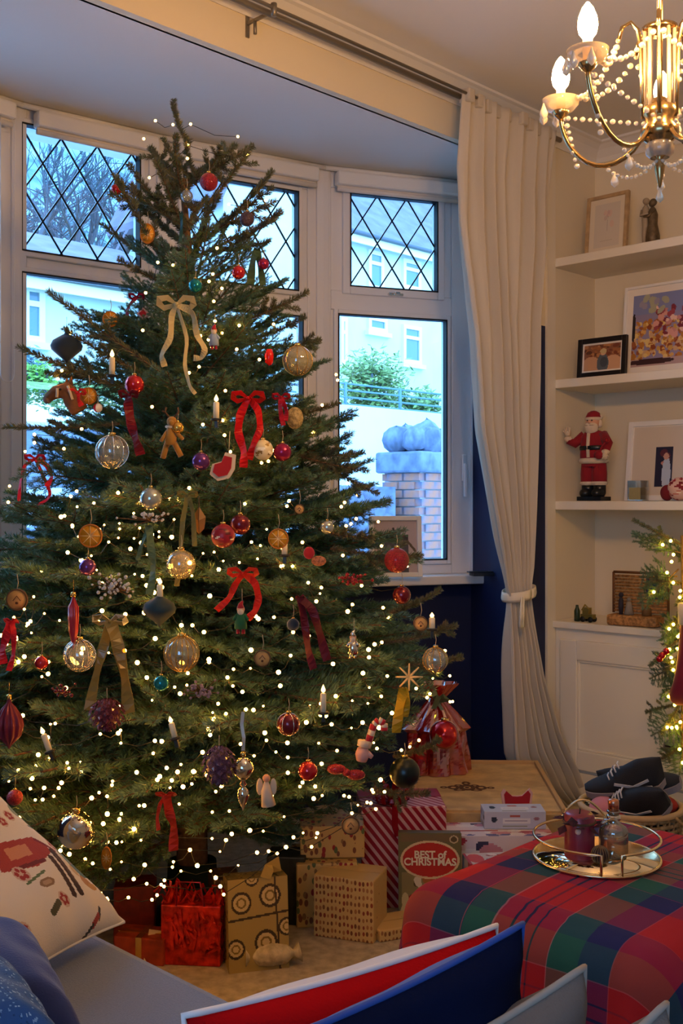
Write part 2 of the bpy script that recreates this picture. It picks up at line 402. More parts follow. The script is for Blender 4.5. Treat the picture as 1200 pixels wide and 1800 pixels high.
window_seg('window_1', A, B, X(33)+.005, X(244), zz(33, 440, A, B), zz(33, 216, A, B), X(33)+.005, X(250), 1.06, zz(33, 478, A, B), openU=False)
A, B = BAY[2], BAY[1]; X = lambda p: seg_x(A, B, p)[0]
window_seg('window_2', A, B, .085, X(522), zz(522, 512, A, B), zz(522, 338, A, B), .085, X(530), 1.06, zz(522, 556, A, B), openU=False)
A, B = BAY[1], BAY[0]; X = lambda p: seg_x(A, B, p)[0]
window_seg('window_3', A, B, X(614), X(767), zz(690, 509, A, B), zz(690, 348, A, B), X(593), X(783), zz(690, 985, A, B), zz(690, 558, A, B), lattice=(.14, .21), handle=True)
A, B = BAY[4], BAY[3]
g4, t4, L4, a4 = window_seg('window_4', A, B, .06, math.hypot(B[0]-A[0], B[1]-A[1])-.1, 2.24, 2.66, .06, math.hypot(B[0]-A[0], B[1]-A[1])-.1, 1.06, 2.15, openU=False)
ch = MB(); pts = [(L4-.05, -.055, SOF-.06)]+[(L4-.05+.0*i, -.055, SOF-.06-(SOF-.06-1.76)*i/10) for i in range(1, 11)]
pts += [(L4-.05-.028+.028*cos(a_), -.055, 1.76-.03*sin(a_)) for a_ in np.linspace(0.3, pi, 8)]+[(L4-.106, -.055, 1.9), (L4-.106, -.055, SOF-.06)]
ch.tube(pts, .0022, 5); ch.build('chain', mat('white_plastic_chain', 'f0f0f0', .4), t4)
# inner casement handle on the right frame of window 3
hd = MB(); hx, hd_ = seg_x(BAY[1], BAY[0], 811)[0], 0
A, B = BAY[1], BAY[0]; g3 = [o for o in C.objects if o.name == 'window_3'][0]
hd.box(hx-.01, hx+.01, -.03, -.018, 1.40, 1.52); hd.box(hx-.008, hx+.008, -.05, -.03, 1.33, 1.48); hd.build('handle', M_UPVC, g3, bevel=.004)
# daylight portals in the bay openings
for i in range(4):
    A, B = BAY[i+1], BAY[i]; L = math.hypot(B[0]-A[0], B[1]-A[1])
    ld = bpy.data.lights.new('daylight_portal', 'AREA'); ld.shape = 'RECTANGLE'; ld.size = L; ld.size_y = 1.7; ld.cycles.is_portal = True
    lo = bpy.data.objects.new('daylight_portal', ld); C.objects.link(lo)
    n = Vector((-(B[1]-A[1]), B[0]-A[0], 0)).normalized()
    lo.location = Vector(((A[0]+B[0])/2, (A[1]+B[1])/2, 1.86))+n*.15; lo.rotation_euler = (-n).to_track_quat('-Z', 'Y').to_euler()
ld = bpy.data.lights.new('daylight_portal', 'AREA'); ld.shape = 'RECTANGLE'; ld.size = 2; ld.size_y = 1.5; ld.cycles.is_portal = True
lo = bpy.data.objects.new('daylight_portal', ld); C.objects.link(lo); lo.location = W(3.2, SL-.15, 1.65); lo.rotation_euler = Vector((UX, UY, 0)).to_track_quat('-Z', 'Y').to_euler()
# ---------------- curtain rail and curtain ----------------
t = thing('curtain_rail', 'brushed metal curtain rail running along the beam above the bay', 'curtain rail', W(.1, -2.2, 2.865), RZ)
m = MB(); m.tube([(0, -1.6, 0), (0, 2.1, 0)], .011, 10); m.build('rail', mat('brushed_rail', '8f8678', .4, .8), t)
m = MB(); m.tube([(.03, -1.6, .006), (.03, 1.47, .006)], .006, 8); m.build('rod', mat('brushed_rail', '8f8678', .4, .8), t)
tb_ = wall_t(470, .1)+2.2
for q in (tb_,):
    m = MB(); m.box(-.1, .0, q-.004, q+.004, -.010, .0); m.box(-.1, -.095, q-.007, q+.007, -.05, .02); m.tube([(.03, q, .02), (.03, q, -.02)], .01, 8); m.tube([(-.06, q-.0, -.005), (-.06, q, -.05)], .006, 6)
    m.build('bracket', mat('brushed_rail', '8f8678', .4, .8), t)
M_CURT = mat('cream_curtain_cloth', 'ddd2bf', .9, bump=.25, bscale=350)
_n = M_CURT.node_tree; _b = _n.nodes['Principled BSDF']; _t = _n.nodes.new('ShaderNodeBsdfTranslucent'); _t.inputs[0].default_value = (*lin('ddd2bf'), 1)
_x = _n.nodes.new('ShaderNodeMixShader'); _x.inputs[0].default_value = .25; _o = [q for q in _n.nodes if q.type == 'OUTPUT_MATERIAL'][0]
_n.links.new(_b.outputs[0], _x.inputs[1]); _n.links.new(_t.outputs[0], _x.inputs[2]); _n.links.new(_x.outputs[0], _o.inputs[0])
# outline of the hanging cloth: height z, left edge t, right edge t, waviness
cur = thing('curtain', 'long cream tab top curtain gathered by a tieback right of the bay', 'curtain', W(.1, -.4, 0), RZ)
CS = .085
def edges(py):
    Ls = [(185, 797), (420, 803), (600, 826), (760, 836), (900, 862), (1000, 881), (1050, 889), (1100, 889), (1200, 891), (1330, 896), (1400, 915), (1440, 948)]
    Rs = [(185, 962), (420, 960), (560, 947), (800, 942), (1000, 936), (1050, 930), (1100, 936), (1200, 952), (1300, 978), (1380, 1004), (1440, 1012)]
    g = lambda T: float(np.interp(py, [q[0] for q in T], [q[1] for q in T])); return g(Ls), g(Rs)
rows = []
NZ, NX = 90, 150
zs = [2.884-(2.884-.012)*i/NZ for i in range(NZ+1)]
def curfn(a, b, zs0=0):
    z = 2.884-(2.884-.012)*a
    py = HZ-(z-EYE)*F/4.42
    l, r = edges(py); tl, tr = wall_t(l, CS), wall_t(r, CS)
    w = (tr-tl); tie = math.exp(-((z-.925)/.16)**2)
    ph = b*2*pi*7+.7*sin(b*9+z*1.3)
    amp = (.034 if z > .95 else .045)*(1-.6*tie)
    spread = min(1, w/.45)
    d = (amp if z < 2.6 else amp*(1-.6*(z-2.6)/.28))*(sin(ph)+.2*sin(2.3*ph+z*3))*(.6+.4*spread)
    tt = tl+w*(b+.012*sin(ph+1))
    s = -.015+d+(.01*tie)+(.04*max(0, (z-2.6)/.28) if z > 2.6 else 0)+(.05*max(0, (.3-z)/.3)**1.5 if z < .3 else 0)
    return Vector((s, tt+.4, z))
m = MB(); m.grid(curfn, NZ, NX); o = m.build('cloth', M_CURT, cur)
sd = o.modifiers.new('thick', 'SOLIDIFY'); sd.thickness = .003
for i in range(9):
    b = (i+.5)/9; p = curfn(0.0, b); m = MB()
    m.box(p.x-.045, p.x+.006, p.y-.02, p.y+.02, 2.84, 2.892); m.build('tab', M_CURT, cur, bevel=.006)
tieb = MB(); l, r = edges(1052); tl, tr = wall_t(l, CS)+.4, wall_t(r, CS)+.4; cc = (tl+tr)/2
pts = [(-.01+.085*cos(a_), cc+(tr-tl)*.56*sin(a_), .925+.02*sin(a_)) for a_ in np.linspace(0, 2*pi, 30)]
tieb.ribbon([Vector(q) for q in pts], .034, (1, 0, 0))
tt_ = MB()
vs = []; n = 30
for i in range(n+1):
    a_ = 2*pi*i/n; x, y, z = -.01+.062*cos(a_), cc+(tr-tl)*.50*sin(a_), .93+.014*sin(a_)
    vs += [(x, y, z-.02), (x*1.0+.002*cos(a_), y+.006*sin(a_), z-.008), (x+.002*cos(a_), y+.002*sin(a_), z+.008), (x, y, z+.02)]
tt_.add(vs, [(i*4+k, i*4+4+k, i*4+5+k, i*4+1+k) for i in range(n) for k in range(3)], smooth=True)
o = tt_.build('tieback', mat('tieback_cloth', 'e0d4bd', .9), cur); sd = o.modifiers.new('thick', 'SOLIDIFY'); sd.thickness = .004
for dy in (-.035, -.02):
    m = MB(); m.tube([(.045, tl+dy+.06, .92), (.052, tl+dy+.045, .87), (.052, tl+dy+.04, .80)], [.004, .006, .009], 6); m.build('tassel', mat('tieback_cloth', 'e0d4bd', .9), cur)

# ---------------- alcove: shelves, cabinet ----------------
def rthing(name, label, cat, s, t, z, group=None, rot=0): return thing(name, label, cat, W(s, t, z), RZ+rot, group)
for z, lb in ((2.386, 'topmost white alcove shelf holding a pale frame and a couple figurine'), (1.848, 'middle white alcove shelf holding the black framed photo'), (1.31, 'lowest white alcove shelf with the red toy figure on it')):
    m = MB(); m.box(0, .85, 0, SR-.002, -.038, 0); o = m.build('alcove_shelf', M_CABINET, bevel=.003); o.matrix_world = Matrix.Translation(W(0, 0, z)) @ Matrix.Rotation(RZ, 4, 'Z')
    tag(o, lb, 'shelf', 'alcove shelves')
CT = .782
cab = rthing('alcove_cabinet', 'built-in white cabinet with a recessed panel door under the shelves', 'cabinet', 0, 0, 0)
m = MB(); m.box(.013, .85, .0, .345, 0, CT-.03); m.build('body', M_CABINET, cab)
m = MB(); m.box(.001, .855, -.022, .345, CT-.03, CT); m.build('worktop', M_CABINET, cab, bevel=.004)
m = MB(); m.box(.013, .85, -.012, .0, 0, .13); m.build('plinth', M_CABINET, cab, bevel=.003)
ds0, ds1 = alc_s(984, -.02), .80
dr = MB(); z0, z1 = .145, .705; q = .085
dr.box(ds0, ds0+q, -.024, -.001, z0, z1); dr.box(ds1-q, ds1, -.024, -.001, z0, z1); dr.box(ds0+q, ds1-q, -.024, -.001, z1-q, z1); dr.box(ds0+q, ds1-q, -.024, -.001, z0, z0+q)
d_ = dr.build('door', M_CABINET, cab, bevel=.004)
m = MB(); m.box(ds0+q-.003, ds1-q+.003, -.010, -.002, z0+q-.003, z1-q+.003); m.build('door_panel', M_CABINET, d_)
m = MB()
for a0, a1, b0, b1 in ((ds0+q, ds0+q+.01, z0+q, z1-q), (ds1-q-.01, ds1-q, z0+q, z1-q), (ds0+q, ds1-q, z1-q-.01, z1-q), (ds0+q, ds1-q, z0+q, z0+q+.01)): m.box(a0, a1, -.018, -.008, b0, b1)
m.build('moulding', M_CABINET, d_, bevel=.003)
m = MB(); m.tube([(ds1-.04, -.024, .45), (ds1-.04, -.045, .45)], .006, 8); m.sphere((ds1-.04, -.05, .45), .014, 12, 8); m.build('knob', M_SILVER, cab)

# picture frames ---------------------------------------------------
def frame(nm, label, s, t, z, w, h, bw, bd, fm, mw, mm, art, rot=0, tilt=.1, ns=60, cat='picture frame', glass=True):
    e = rthing(nm, label, cat, s, t, z, rot=rot)
    T = Matrix.Rotation(-tilt, 4, 'X')
    def B(mb, *a): return mb.box(*a, 0, T)
    m = MB(); x = w/2
    for a in ((-x, -x+bw, 0, bd, 0, h), (x-bw, x, 0, bd, 0, h), (-x+bw, x-bw, 0, bd, 0, bw), (-x+bw, x-bw, 0, bd, h-bw, h)): B(m, *a)
    m.build('frame_moulding', fm, e, bevel=.002)
    m = MB(); B(m, -x+bw*.8, x-bw*.8, bd*.45, bd*.9, bw*.8, h-bw*.8); m.build('mount', mm, e)
    ax, az0, az1 = x-bw-mw, bw+mw, h-bw-mw
    m = MB(); m.grid(lambda a, b: T @ Vector((-ax+2*ax*a, bd*.43, az0+(az1-az0)*b)), ns, int(ns*(az1-az0)/(2*ax)), smooth=False)
    o = m.build('print', painted(.5), e); paint(o, 'dddddd', art)
    m = MB(); m.tube([T @ Vector((0, bd, h*.6)), (0, h*.28+bd, 0.004)], .004, 5); m.build('strut', fm, e)
    return e
rng = random.Random(3)
def art_sketch(c):
    c.rect(0, 0, 1, 1, 'cfc4b4'); c.blobs(8, .35, .5, .7, .8, .07, ['c9a9a0', 'd4b9a8', 'c6b3a6'], rng); c.line(.5, .35, .52, .7, .015, 'a89a90'); c.line(.2, .15, .8, .14, .008, 'b5a898')
fs_ = alc_s(1068, .13)
frame('picture_frame', 'pale wood frame with faint pink sketch on the topmost shelf', fs_, .10, 2.388, .205, .275, .016, .02, mat('pale_oak', 'b99a70', .5, var=.2, vscale=30), .024, mat('cream_mount', 'ddd0b8', .8), art_sketch)
def art_family(c):
    c.rect(0, 0, 1, 1, '8a5a3e'); c.blobs(60, 0, .4, 1, 1, .06, ['7a3d28', 'a0643c', '5e3626', 'b57c4e'], rng)
    c.ell(.2, .2, .25, .35, 'c79873'); c.ell(.8, .2, .25, .35, 'd0a07a'); c.ell(.52, .25, .16, .38, '56606a'); c.ell(.53, .68, .07, .12, 'd9a98a'); c.ell(.53, .73, .09, .1, 'c8b080'); c.ell(.55, .3, .1, .2, '454c55')
fs_ = alc_s(1060, .06)
frame('photo_frame', 'black framed small family photo on the middle shelf', fs_, .035, 1.85, .238, .172, .022, .018, mat('black_frame', '1b1718', .35), .008, mat('white_mount', 'e8e0d4', .8), art_family, tilt=.08)
def art_crowd(c):
    c.rect(0, 0, 1, 1, '8f86a8'); c.rect(0, .72, 1, 1, '8088b4'); c.blobs(260, 0, .1, 1, .62, .035, ['c79a4c', 'b6772f', 'e0c27a', 'a05a30', 'd9a860', '8c4420', 'caa37c'], rng)
    c.blobs(60, .35, .4, 1, .85, .04, ['c98a86', '7c2836', 'd89c92', '9c4450', 'e8c0b0'], rng); c.rect(0, 0, 1, .1, 'b79a96'); c.ell(.3, .06, .35, .04, '3c2024'); c.ell(.02, .55, .03, .2, '2a2024'); c.blobs(10, .1, .75, .5, .95, .07, ['a8a890', '9a94a8'], rng)
frame('canvas_picture', 'large colourful group picture in thin white frame on middle shelf', alc_s(1172, .18), .14, 1.85, .40, .40, .012, .02, M_WHITE, .03, mat('white_mount', 'e8e0d4', .8), art_crowd, tilt=.1, ns=90)
def art_tall(c):
    c.rect(0, 0, 1, 1, 'd4c8b6'); c.rect(.38, .12, .66, .70, '23243f'); c.blobs(6, .42, .4, .62, .62, .05, ['5c2a3c', 'c08a80', '7a4a58'], rng); c.ell(.56, .3, .07, .26, 'b9c8dc'); c.ell(.55, .56, .045, .05, 'd0a090')
frame('picture_frame', 'large white frame with narrow dark wedding photo on lowest shelf', alc_s(1165, .2), .17, 1.312, .34, .35, .022, .02, M_WHITE, .004, mat('white_mount', 'e8e0d4', .8), art_tall, tilt=.12, ns=90)

# couple figurine on the top shelf
st = mat('bronze_resin', '6b5a42', .5, .3, var=.3, vscale=60); st2 = mat('pale_resin', 'a4937c', .6)
e = rthing('couple_figurine', 'small bronze figurine of an embracing couple on the topmost shelf', 'figurine', alc_s(1140, .12), .12, 2.387)
m = MB(); m.box(-.05, .05, -.03, .03, 0, .012); m.build('base', st2, e, bevel=.004)
m = MB(); m.lathe([(.0, .012), (.03, .012), (.03, .05), (.02, .10), (.022, .14), (.013, .165), (.008, .172), (0, .175)], 16, 0, (.018, 0, 0)); m.sphere((.016, 0, .188), .015, 12, 8); m.sphere((.021, 0, .193), .016, 12, 8)
m.tube([(.03, -.012, .155), (.012, -.026, .13), (-.012, -.02, .135)], .006, 6); m.build('woman', st, e)
m = MB(); m.tube([(-.02, 0, .012), (-.022, 0, .06), (-.017, 0, .1), (-.016, 0, .15), (-.014, 0, .175), (-.012, 0, .187)], [.009, .01, .014, .018, .014, .006], 10); m.tube([(-.006, 0, .012), (-.008, 0, .09)], .009, 8); m.sphere((-.012, 0, .203), .015, 12, 8)
m.tube([(-.028, -.008, .165), (-.025, -.025, .14), (.01, -.024, .145)], .006, 6); m.build('man', st2, e)

# red suited toy father figure
e = rthing('santa_figure', 'standing toy Santa in red suit with raised hand on the lowest shelf', 'figure', alc_s(1043, .1), .1, 1.312)
red = mat('red_velvet', '8e1420', .9, sheen=.1, bump=.4, bscale=300); fur = mat('cream_fur', 'd9c3a8', 1, bump=1, bscale=150); skin = mat('toy_skin', 'd59a78', .5)
h = .0
m = MB(); m.box(-.058, .062, -.045, .04, 0, .018); m.sphere((-.028, -.012, .033), .03, 14, 10, 0, .8, 1, 1.3); m.sphere((.03, -.012, .033), .03, 14, 10, 0, .8, 1, 1.3); m.tube([(-.028, 0, .03), (-.028, 0, .075)], .028, 12); m.tube([(.03, 0, .03), (.03, 0, .075)], .028, 12); m.build('boots', mat('black_boot', '15181a', .3), e)
m = MB(); m.lathe([(.02, .07), (.033, .072), (.034, .12), (.03, .17)], 16, 0, (-.027, 0, 0)); m.lathe([(.02, .07), (.033, .072), (.034, .12), (.03, .17)], 16, 0, (.029, 0, 0)); m.lathe([(.055, .15), (.056, .175)], 18, 0, (0, 0, 0), sy=.7); m.build('trousers', red, e)
m = MB(); m.lathe([(.0, .165), (.06, .168), (.064, .2), (.062, .25), (.058, .285), (.04, .305), (.02, .312)], 22, 0, sy=.72); m.tube([(-.045, 0, .29), (-.085, -.02, .255), (-.105, -.04, .27)], [.024, .022, .018], 10); m.tube([(.045, 0, .29), (.08, -.015, .25), (.085, -.045, .215)], [.024, .022, .018], 10); m.build('jacket', red, e)
m = MB(); m.lathe([(.056, .163), (.068, .168), (.07, .178), (.066, .186), (.058, .188)], 22, 0, sy=.74); m.build('fur_hem', fur, e)
m = MB(); m.tube([(.0, -.045, .19), (.0, -.048, .24), (0, -.042, .295)], .008, 8); m.build('fur_band', fur, e)
for x in (-.027, .029): m = MB(); m.lathe([(.03, .068), (.037, .074), (.037, .082), (.03, .086)], 16, 0, (x, 0, 0)); m.build('fur_cuff', fur, e)
for q in ((-.104, -.04, .275), (.086, -.046, .21)): m = MB(); m.sphere(q, .02, 12, 8, 0, .7); m.build('fur_cuff', fur, e)
m = MB(); m.box(-.014, .014, -.055, -.047, .225, .24); m.lathe([(.0625, .222), (.066, .226), (.066, .238), (.0625, .242)], 22, 0, sy=.74); m.build('belt', mat('black_boot', '15181a', .3), e)
m = MB(); m.sphere((0, -.002, .345), .034, 18, 14); m.sphere((0, -.036, .345), .007, 8, 6); m.build('head', skin, e)
m = MB(); m.sphere((0, -.02, .32), .032, 16, 12, 0, .95, 1.05, .75); m.sphere((-.012, -.038, .334), .009, 8, 6, 0, .6, 1.4); m.sphere((.012, -.038, .334), .009, 8, 6, 0, .6, 1.4); m.sphere((-.03, .002, .34), .012, 8, 8, 0, 1.6); m.sphere((.03, .002, .34), .012, 8, 8, 0, 1.6); m.build('beard', fur, e)
m = MB()
for x in (-.011, .011): m.sphere((x, -.033, .353), .0035, 8, 6)
m.build('eyes', M_BLACK, e)
m = MB(); m.lathe([(.036, .358), (.035, .37), (.026, .388), (.012, .396), (0, .398)], 18, 0); m.build('hat', red, e)
m = MB(); m.lathe([(.03, .352), (.038, .356), (.038, .366), (.03, .37)], 18, 0); m.sphere((.03, .01, .37), .011, 10, 8); m.build('hat_trim', fur, e)
def hand(p, d, mt, par, r=.006, L=.02):
    m = MB(); p = Vector(p); d = Vector(d).normalized(); sd = d.cross(Vector((0, 1, 0))).normalized()
    m.sphere(p, r*1.7, 10, 8)
    for k in range(4): m.tube([p+sd*(k-1.5)*r*.8, p+sd*(k-1.5)*r*1.1+d*L*(1-.12*abs(k-1.3))], [r*.5, r*.35], 6)
    m.tube([p+sd*r*1.4, p+sd*r*2.6+d*L*.4], [r*.5, r*.35], 6); m.build('hand', mt, par)
hand((-.106, -.043, .30), (0.0, -.05, 1), fur, e, .008, .03); hand((.088, -.055, .195), (.1, -.3, -1), fur, e, .007)
m = MB(); m.tube([(.06, -.06, .19), (.075, -.06, .23), (.1, -.06, .26)], .005, 6); m.sphere((.1, -.06, .262), .012, 10, 8); m.sphere((.062, -.06, .2), .02, 12, 8); m.build('sack', red, e)

# candle glass
e = rthing('candle_glass', 'square clear candle glass beside the toy Santa on the lowest shelf', 'candle', alc_s(1121, .07), .07, 1.312)
m = MB(); m.box(-.032, .032, -.032, .032, 0, .004); m.box(-.032, -.029, -.032, .032, .004, .085); m.box(.029, .032, -.032, .032, .004, .085); m.box(-.029, .029, -.032, -.029, .004, .085); m.box(-.029, .029, .029, .032, .004, .085); m.build('glass', glassy('clear_glass', 'f4f4ee', .3), e)
m = MB(); m.box(-.028, .028, -.028, .028, .005, .055); m.build('wax', mat('cream_wax', 'e2d4a8', .5), e); m = MB(); m.tube([(0, 0, .055), (0, 0, .066)], .001, 5); m.build('wick', M_BLACK, e)
# red and white candy patterned ornament at the frame edge
e = rthing('fabric_bauble', 'red and pink patterned soft bauble lying at the right of the lowest shelf', 'ornament', alc_s(1186, .05), .05, 1.312)
m = MB(); m.sphere((.02, 0, .048), .048, 32, 24); o = m.build('ball', painted(.8), e)
paint(o, 'd8b0a0', lambda c: c.blobs(60, 0, 0, 1, 1, .045, ['a02030', 'e8d4c4', '7c1824', 'c87868'], rng))
m = MB(); m.sphere((-.03, -.01, .032), .03, 20, 14, 0, 1.1, .9); m.build('dark_pad', mat('dark_red_felt', '6c1420', .9), e)

# wicker hamper scene with tiny figures, gold letters
wick = mat('wicker', 'b58048', .8, bump=.8, bscale=120, var=.5, vscale=90)
e = rthing('wicker_hamper', 'open miniature wicker hamper with little figures on the cabinet top', 'basket', alc_s(1112, .03), .05, CT+.002, rot=.12)
m = MB(); m.box(-.11, .11, -.05, .05, 0, .045); m.build('tray', wick, e, bevel=.01)
m = MB()
for i in range(12):
    z = .055+i*.0135; m.tube([(-.115, .052, z), (.12, .052, z)], .0062, 6)
m.build('lid_weave', wick, e)
m = MB()
for a in ((-.118, .045, .045), (.124, .045, .045)): m.tube([(a[0], .05, .045), (a[0], .05, .22)], .006, 6)
m.tube([(-.118, .05, .22), (.124, .05, .22)], .006, 6); m.build('lid_frame', mat('wicker_dark', '6d4422', .8), e)
m = MB(); m.grid(lambda a, b: Vector((.03+.075*a, .0445, .11+.095*b)), 24, 30, smooth=False); o = m.build('photo', painted(.5), e)
paint(o, '2c3a58', lambda c: (c.blobs(12, .1, .1, .9, .9, .14, ['7c5040', '2a5a80', 'a08070', '402c38', '3c6c8c'], rng)))
m = MB(); m.tube([(-.055, -.02, .045), (-.055, -.02, .08), (-.055, -.02, .105), (-.055, -.02, .118)], [.008, .012, .011, .005], 8); m.sphere((-.055, -.02, .128), .011, 10, 8); m.build('figurine', mat('dark_suit', '2a2430', .7), e)
m = MB(); m.lathe([(0, .045), (.022, .047), (.014, .08), (.01, .1), (0, .102)], 12, 0, (-.02, -.02, 0)); m.sphere((-.02, -.02, .11), .009, 10, 8); m.build('figurine', mat('grey_resin', '8c8074', .7), e)
m = MB(); m.lathe([(0, .045), (.02, .046), (.02, .075), (.008, .085), (0, .086)], 12, 0, (.06, -.025, 0)); m.build('figurine', mat('brown_resin', '70502c', .7), e)
for nm, px, mt_, lb in (('green_bottle_figurine', 1014, mat('dark_green_glaze', '2c3a24', .4), 'tiny dark green bottle shaped ornament on the cabinet top, leftmost'), ('gold_car_figurine', 1032, mat('antique_gold', 'b09a50', .3, .8), 'tiny gold and black vintage car ornament on the cabinet top')):
    e = rthing(nm, lb, 'ornament', alc_s(px, .03), .03, CT+.002)
    if 'bottle' in nm:
        m = MB(); m.lathe([(0, 0), (.013, 0), (.013, .045), (.007, .06), (.006, .07), (0, .071)], 14); m.build('body', mt_, e)
    else:
        m = MB(); m.box(-.026, .034, -.014, .014, .014, .034); m.box(-.018, .014, -.013, .013, .034, .062); m.tube([(-.02, -.012, .05), (-.004, -.012, .075), (.012, -.012, .06)], .004, 6); m.build('body', mt_, e, bevel=.004)
        for x in (-.014, .024):
            for y in (-.016, .016):
                m = MB(); m.tube([(x, y-.003, .012), (x, y+.003, .012)], .012, 12); m.build('wheel', M_BLACK, e)

# ---------------- mantel with garland and stocking at the right ----------------
m = MB(); rbox(m, .80, 2.4, -.30, -.1, 1.18, 1.22); rbox(m, .84, .98, -.16, -.1, 0, 1.18); o = m.build('mantel_shelf', M_WHITE, bevel=.004); tag(o, 'white mantel shelf beyond the garland at the right edge', 'mantelpiece')
GS, GT = .715, -.28
g0 = W(GS, GT)
# round grey thing hung at the cabinet door
e = rthing('tape_disc', 'round grey metal disc hanging on the cabinet front below the garland', 'ornament', alc_s(1178, -.04), -.035, zy(1322, 4.3))
M90 = Matrix.Rotation(pi/2, 4, 'X')
m = MB(); m.lathe([(0, -.006), (.03, -.006), (.036, 0), (.03, .006), (0, .006)], 24, 0, (0, 0, 0), M90); m.build('disc', mat('grey_metal', '8e8a86', .4, .6), e)
m = MB(); m.box(-.022, .012, -.009, -.005, .004, .010); m.build('slot', M_BLACK, e)
m = MB(); m.ribbon([(-.004, 0, .036), (-.01, 0, .08), (.0, 0, .12)], .006, (0, 1, 0)); m.build('loop', mat('grey_metal', '8e8a86', .4, .6), e)
# stocking
e = thing('christmas_stocking', 'dark red velvet stocking hanging at the right edge in the garland', 'stocking', (g0[0]+.045, g0[1]-.12, 0), RZ)
prof = [(0, .975, .04), (.0, .90, .055), (0, .82, .06), (-.005, .74, .065), (-.02, .69, .062), (-.05, .655, .05), (-.08, .64, .035), (-.10, .638, .015)]
m = MB(); m.tube([(p[0], 0, p[1]-.12+.06) for p in prof], [p[2] for p in prof], 16); o = m.build('sock', mat('burgundy_velvet', '7c1226', .9, sheen=.15), e)
m = MB(); m.lathe([(.045, .85), (.062, .855), (.063, .93), (.045, .935)], 20); m.build('cuff', fur, e)
m = MB(); m.tube([(0, 0, .93), (0, 0, 1.16)], .003, 5); m.build('loop', fur, e)

# ---------------- chandelier ----------------
CX, CY, CZ = .612, 2.08, 2.0
ch = thing('chandelier', 'gold five arm chandelier with candle bulbs, glass cups and crystal strands', 'chandelier', (CX, CY, CZ))
ang0 = radians(216)
M_CRY = mat('crystal', 'ffffff', .02, trans=.9, ior=1.6, emit=0); M_CUP = mat('crystal_cup', 'fff2dc', .08, trans=.75, ior=1.5)
M_BEAD = mat('crystal_bead', 'fff1d8', .05, trans=.55, ior=1.6, spec=1)
M_BULB = mat('lit_candle_bulb', 'ffbe70', .4, emit=BULB); M_BRASS = mat('antique_brass', 'a88c60', .22, 1)
m = MB(); m.lathe([(0, -.094), (.003, -.09), (.009, -.06), (.011, -.045), (.006, -.035), (.012, -.03), (.02, -.02), (.022, -.008), (.03, 0), (.036, .008), (.036, .02), (.028, .03), (.034, .045), (.034, .06), (.02, .07), (.012, .08)], 24); m.build('hub', M_BRASS, ch)
m = MB(); m.lathe([(.018, -.035), (.026, -.028), (.028, -.012), (.022, -.004)], 20); m.build('hub_glass', M_CUP, ch)
m = MB(); m.tube([(0, 0, .07), (0, 0, .96)], .006, 8); m.build('stem', M_BRASS, ch)
m = MB(); m.lathe([(0, .958), (.05, .956), (.045, .93), (.015, .915), (.006, .91)], 24); m.build('ceiling_rose', M_BRASS, ch)
for k in range(10):
    a = 2*pi*k/10; m = MB(); m.tube([(.03*cos(a), .03*sin(a), .06), (.028*cos(a), .028*sin(a), .21)], .004, 6); m.build('glass_rod', M_BEAD, ch)
m = MB(); m.lathe([(.012, .205), (.034, .208), (.034, .216), (.012, .222)], 20); m.build('collar', M_BRASS, ch)
def strand(p0, p1, sag, n, r, par, name='bead_strand', drop=False):
    p0, p1 = Vector(p0), Vector(p1); m = MB()
    for i in range(n):
        u = i/(n-1); p = p0.lerp(p1, u)+Vector((0, 0, -sag*4*u*(1-u))); m.sphere(p, r*(1 if i % 2 else .8), 8, 6, 0, .9)
    o = m.build(name, M_BEAD, par)
    return o
def drop(p, L, par):
    m = MB(); p = Vector(p); m.lathe([(0, -L), (L*.22, -L*.8), (L*.26, -L*.62), (L*.1, -L*.2), (L*.03, -.02*L), (0, 0)], 8, 0, p); m.build('crystal_drop', M_BEAD, par)
R_ = .205
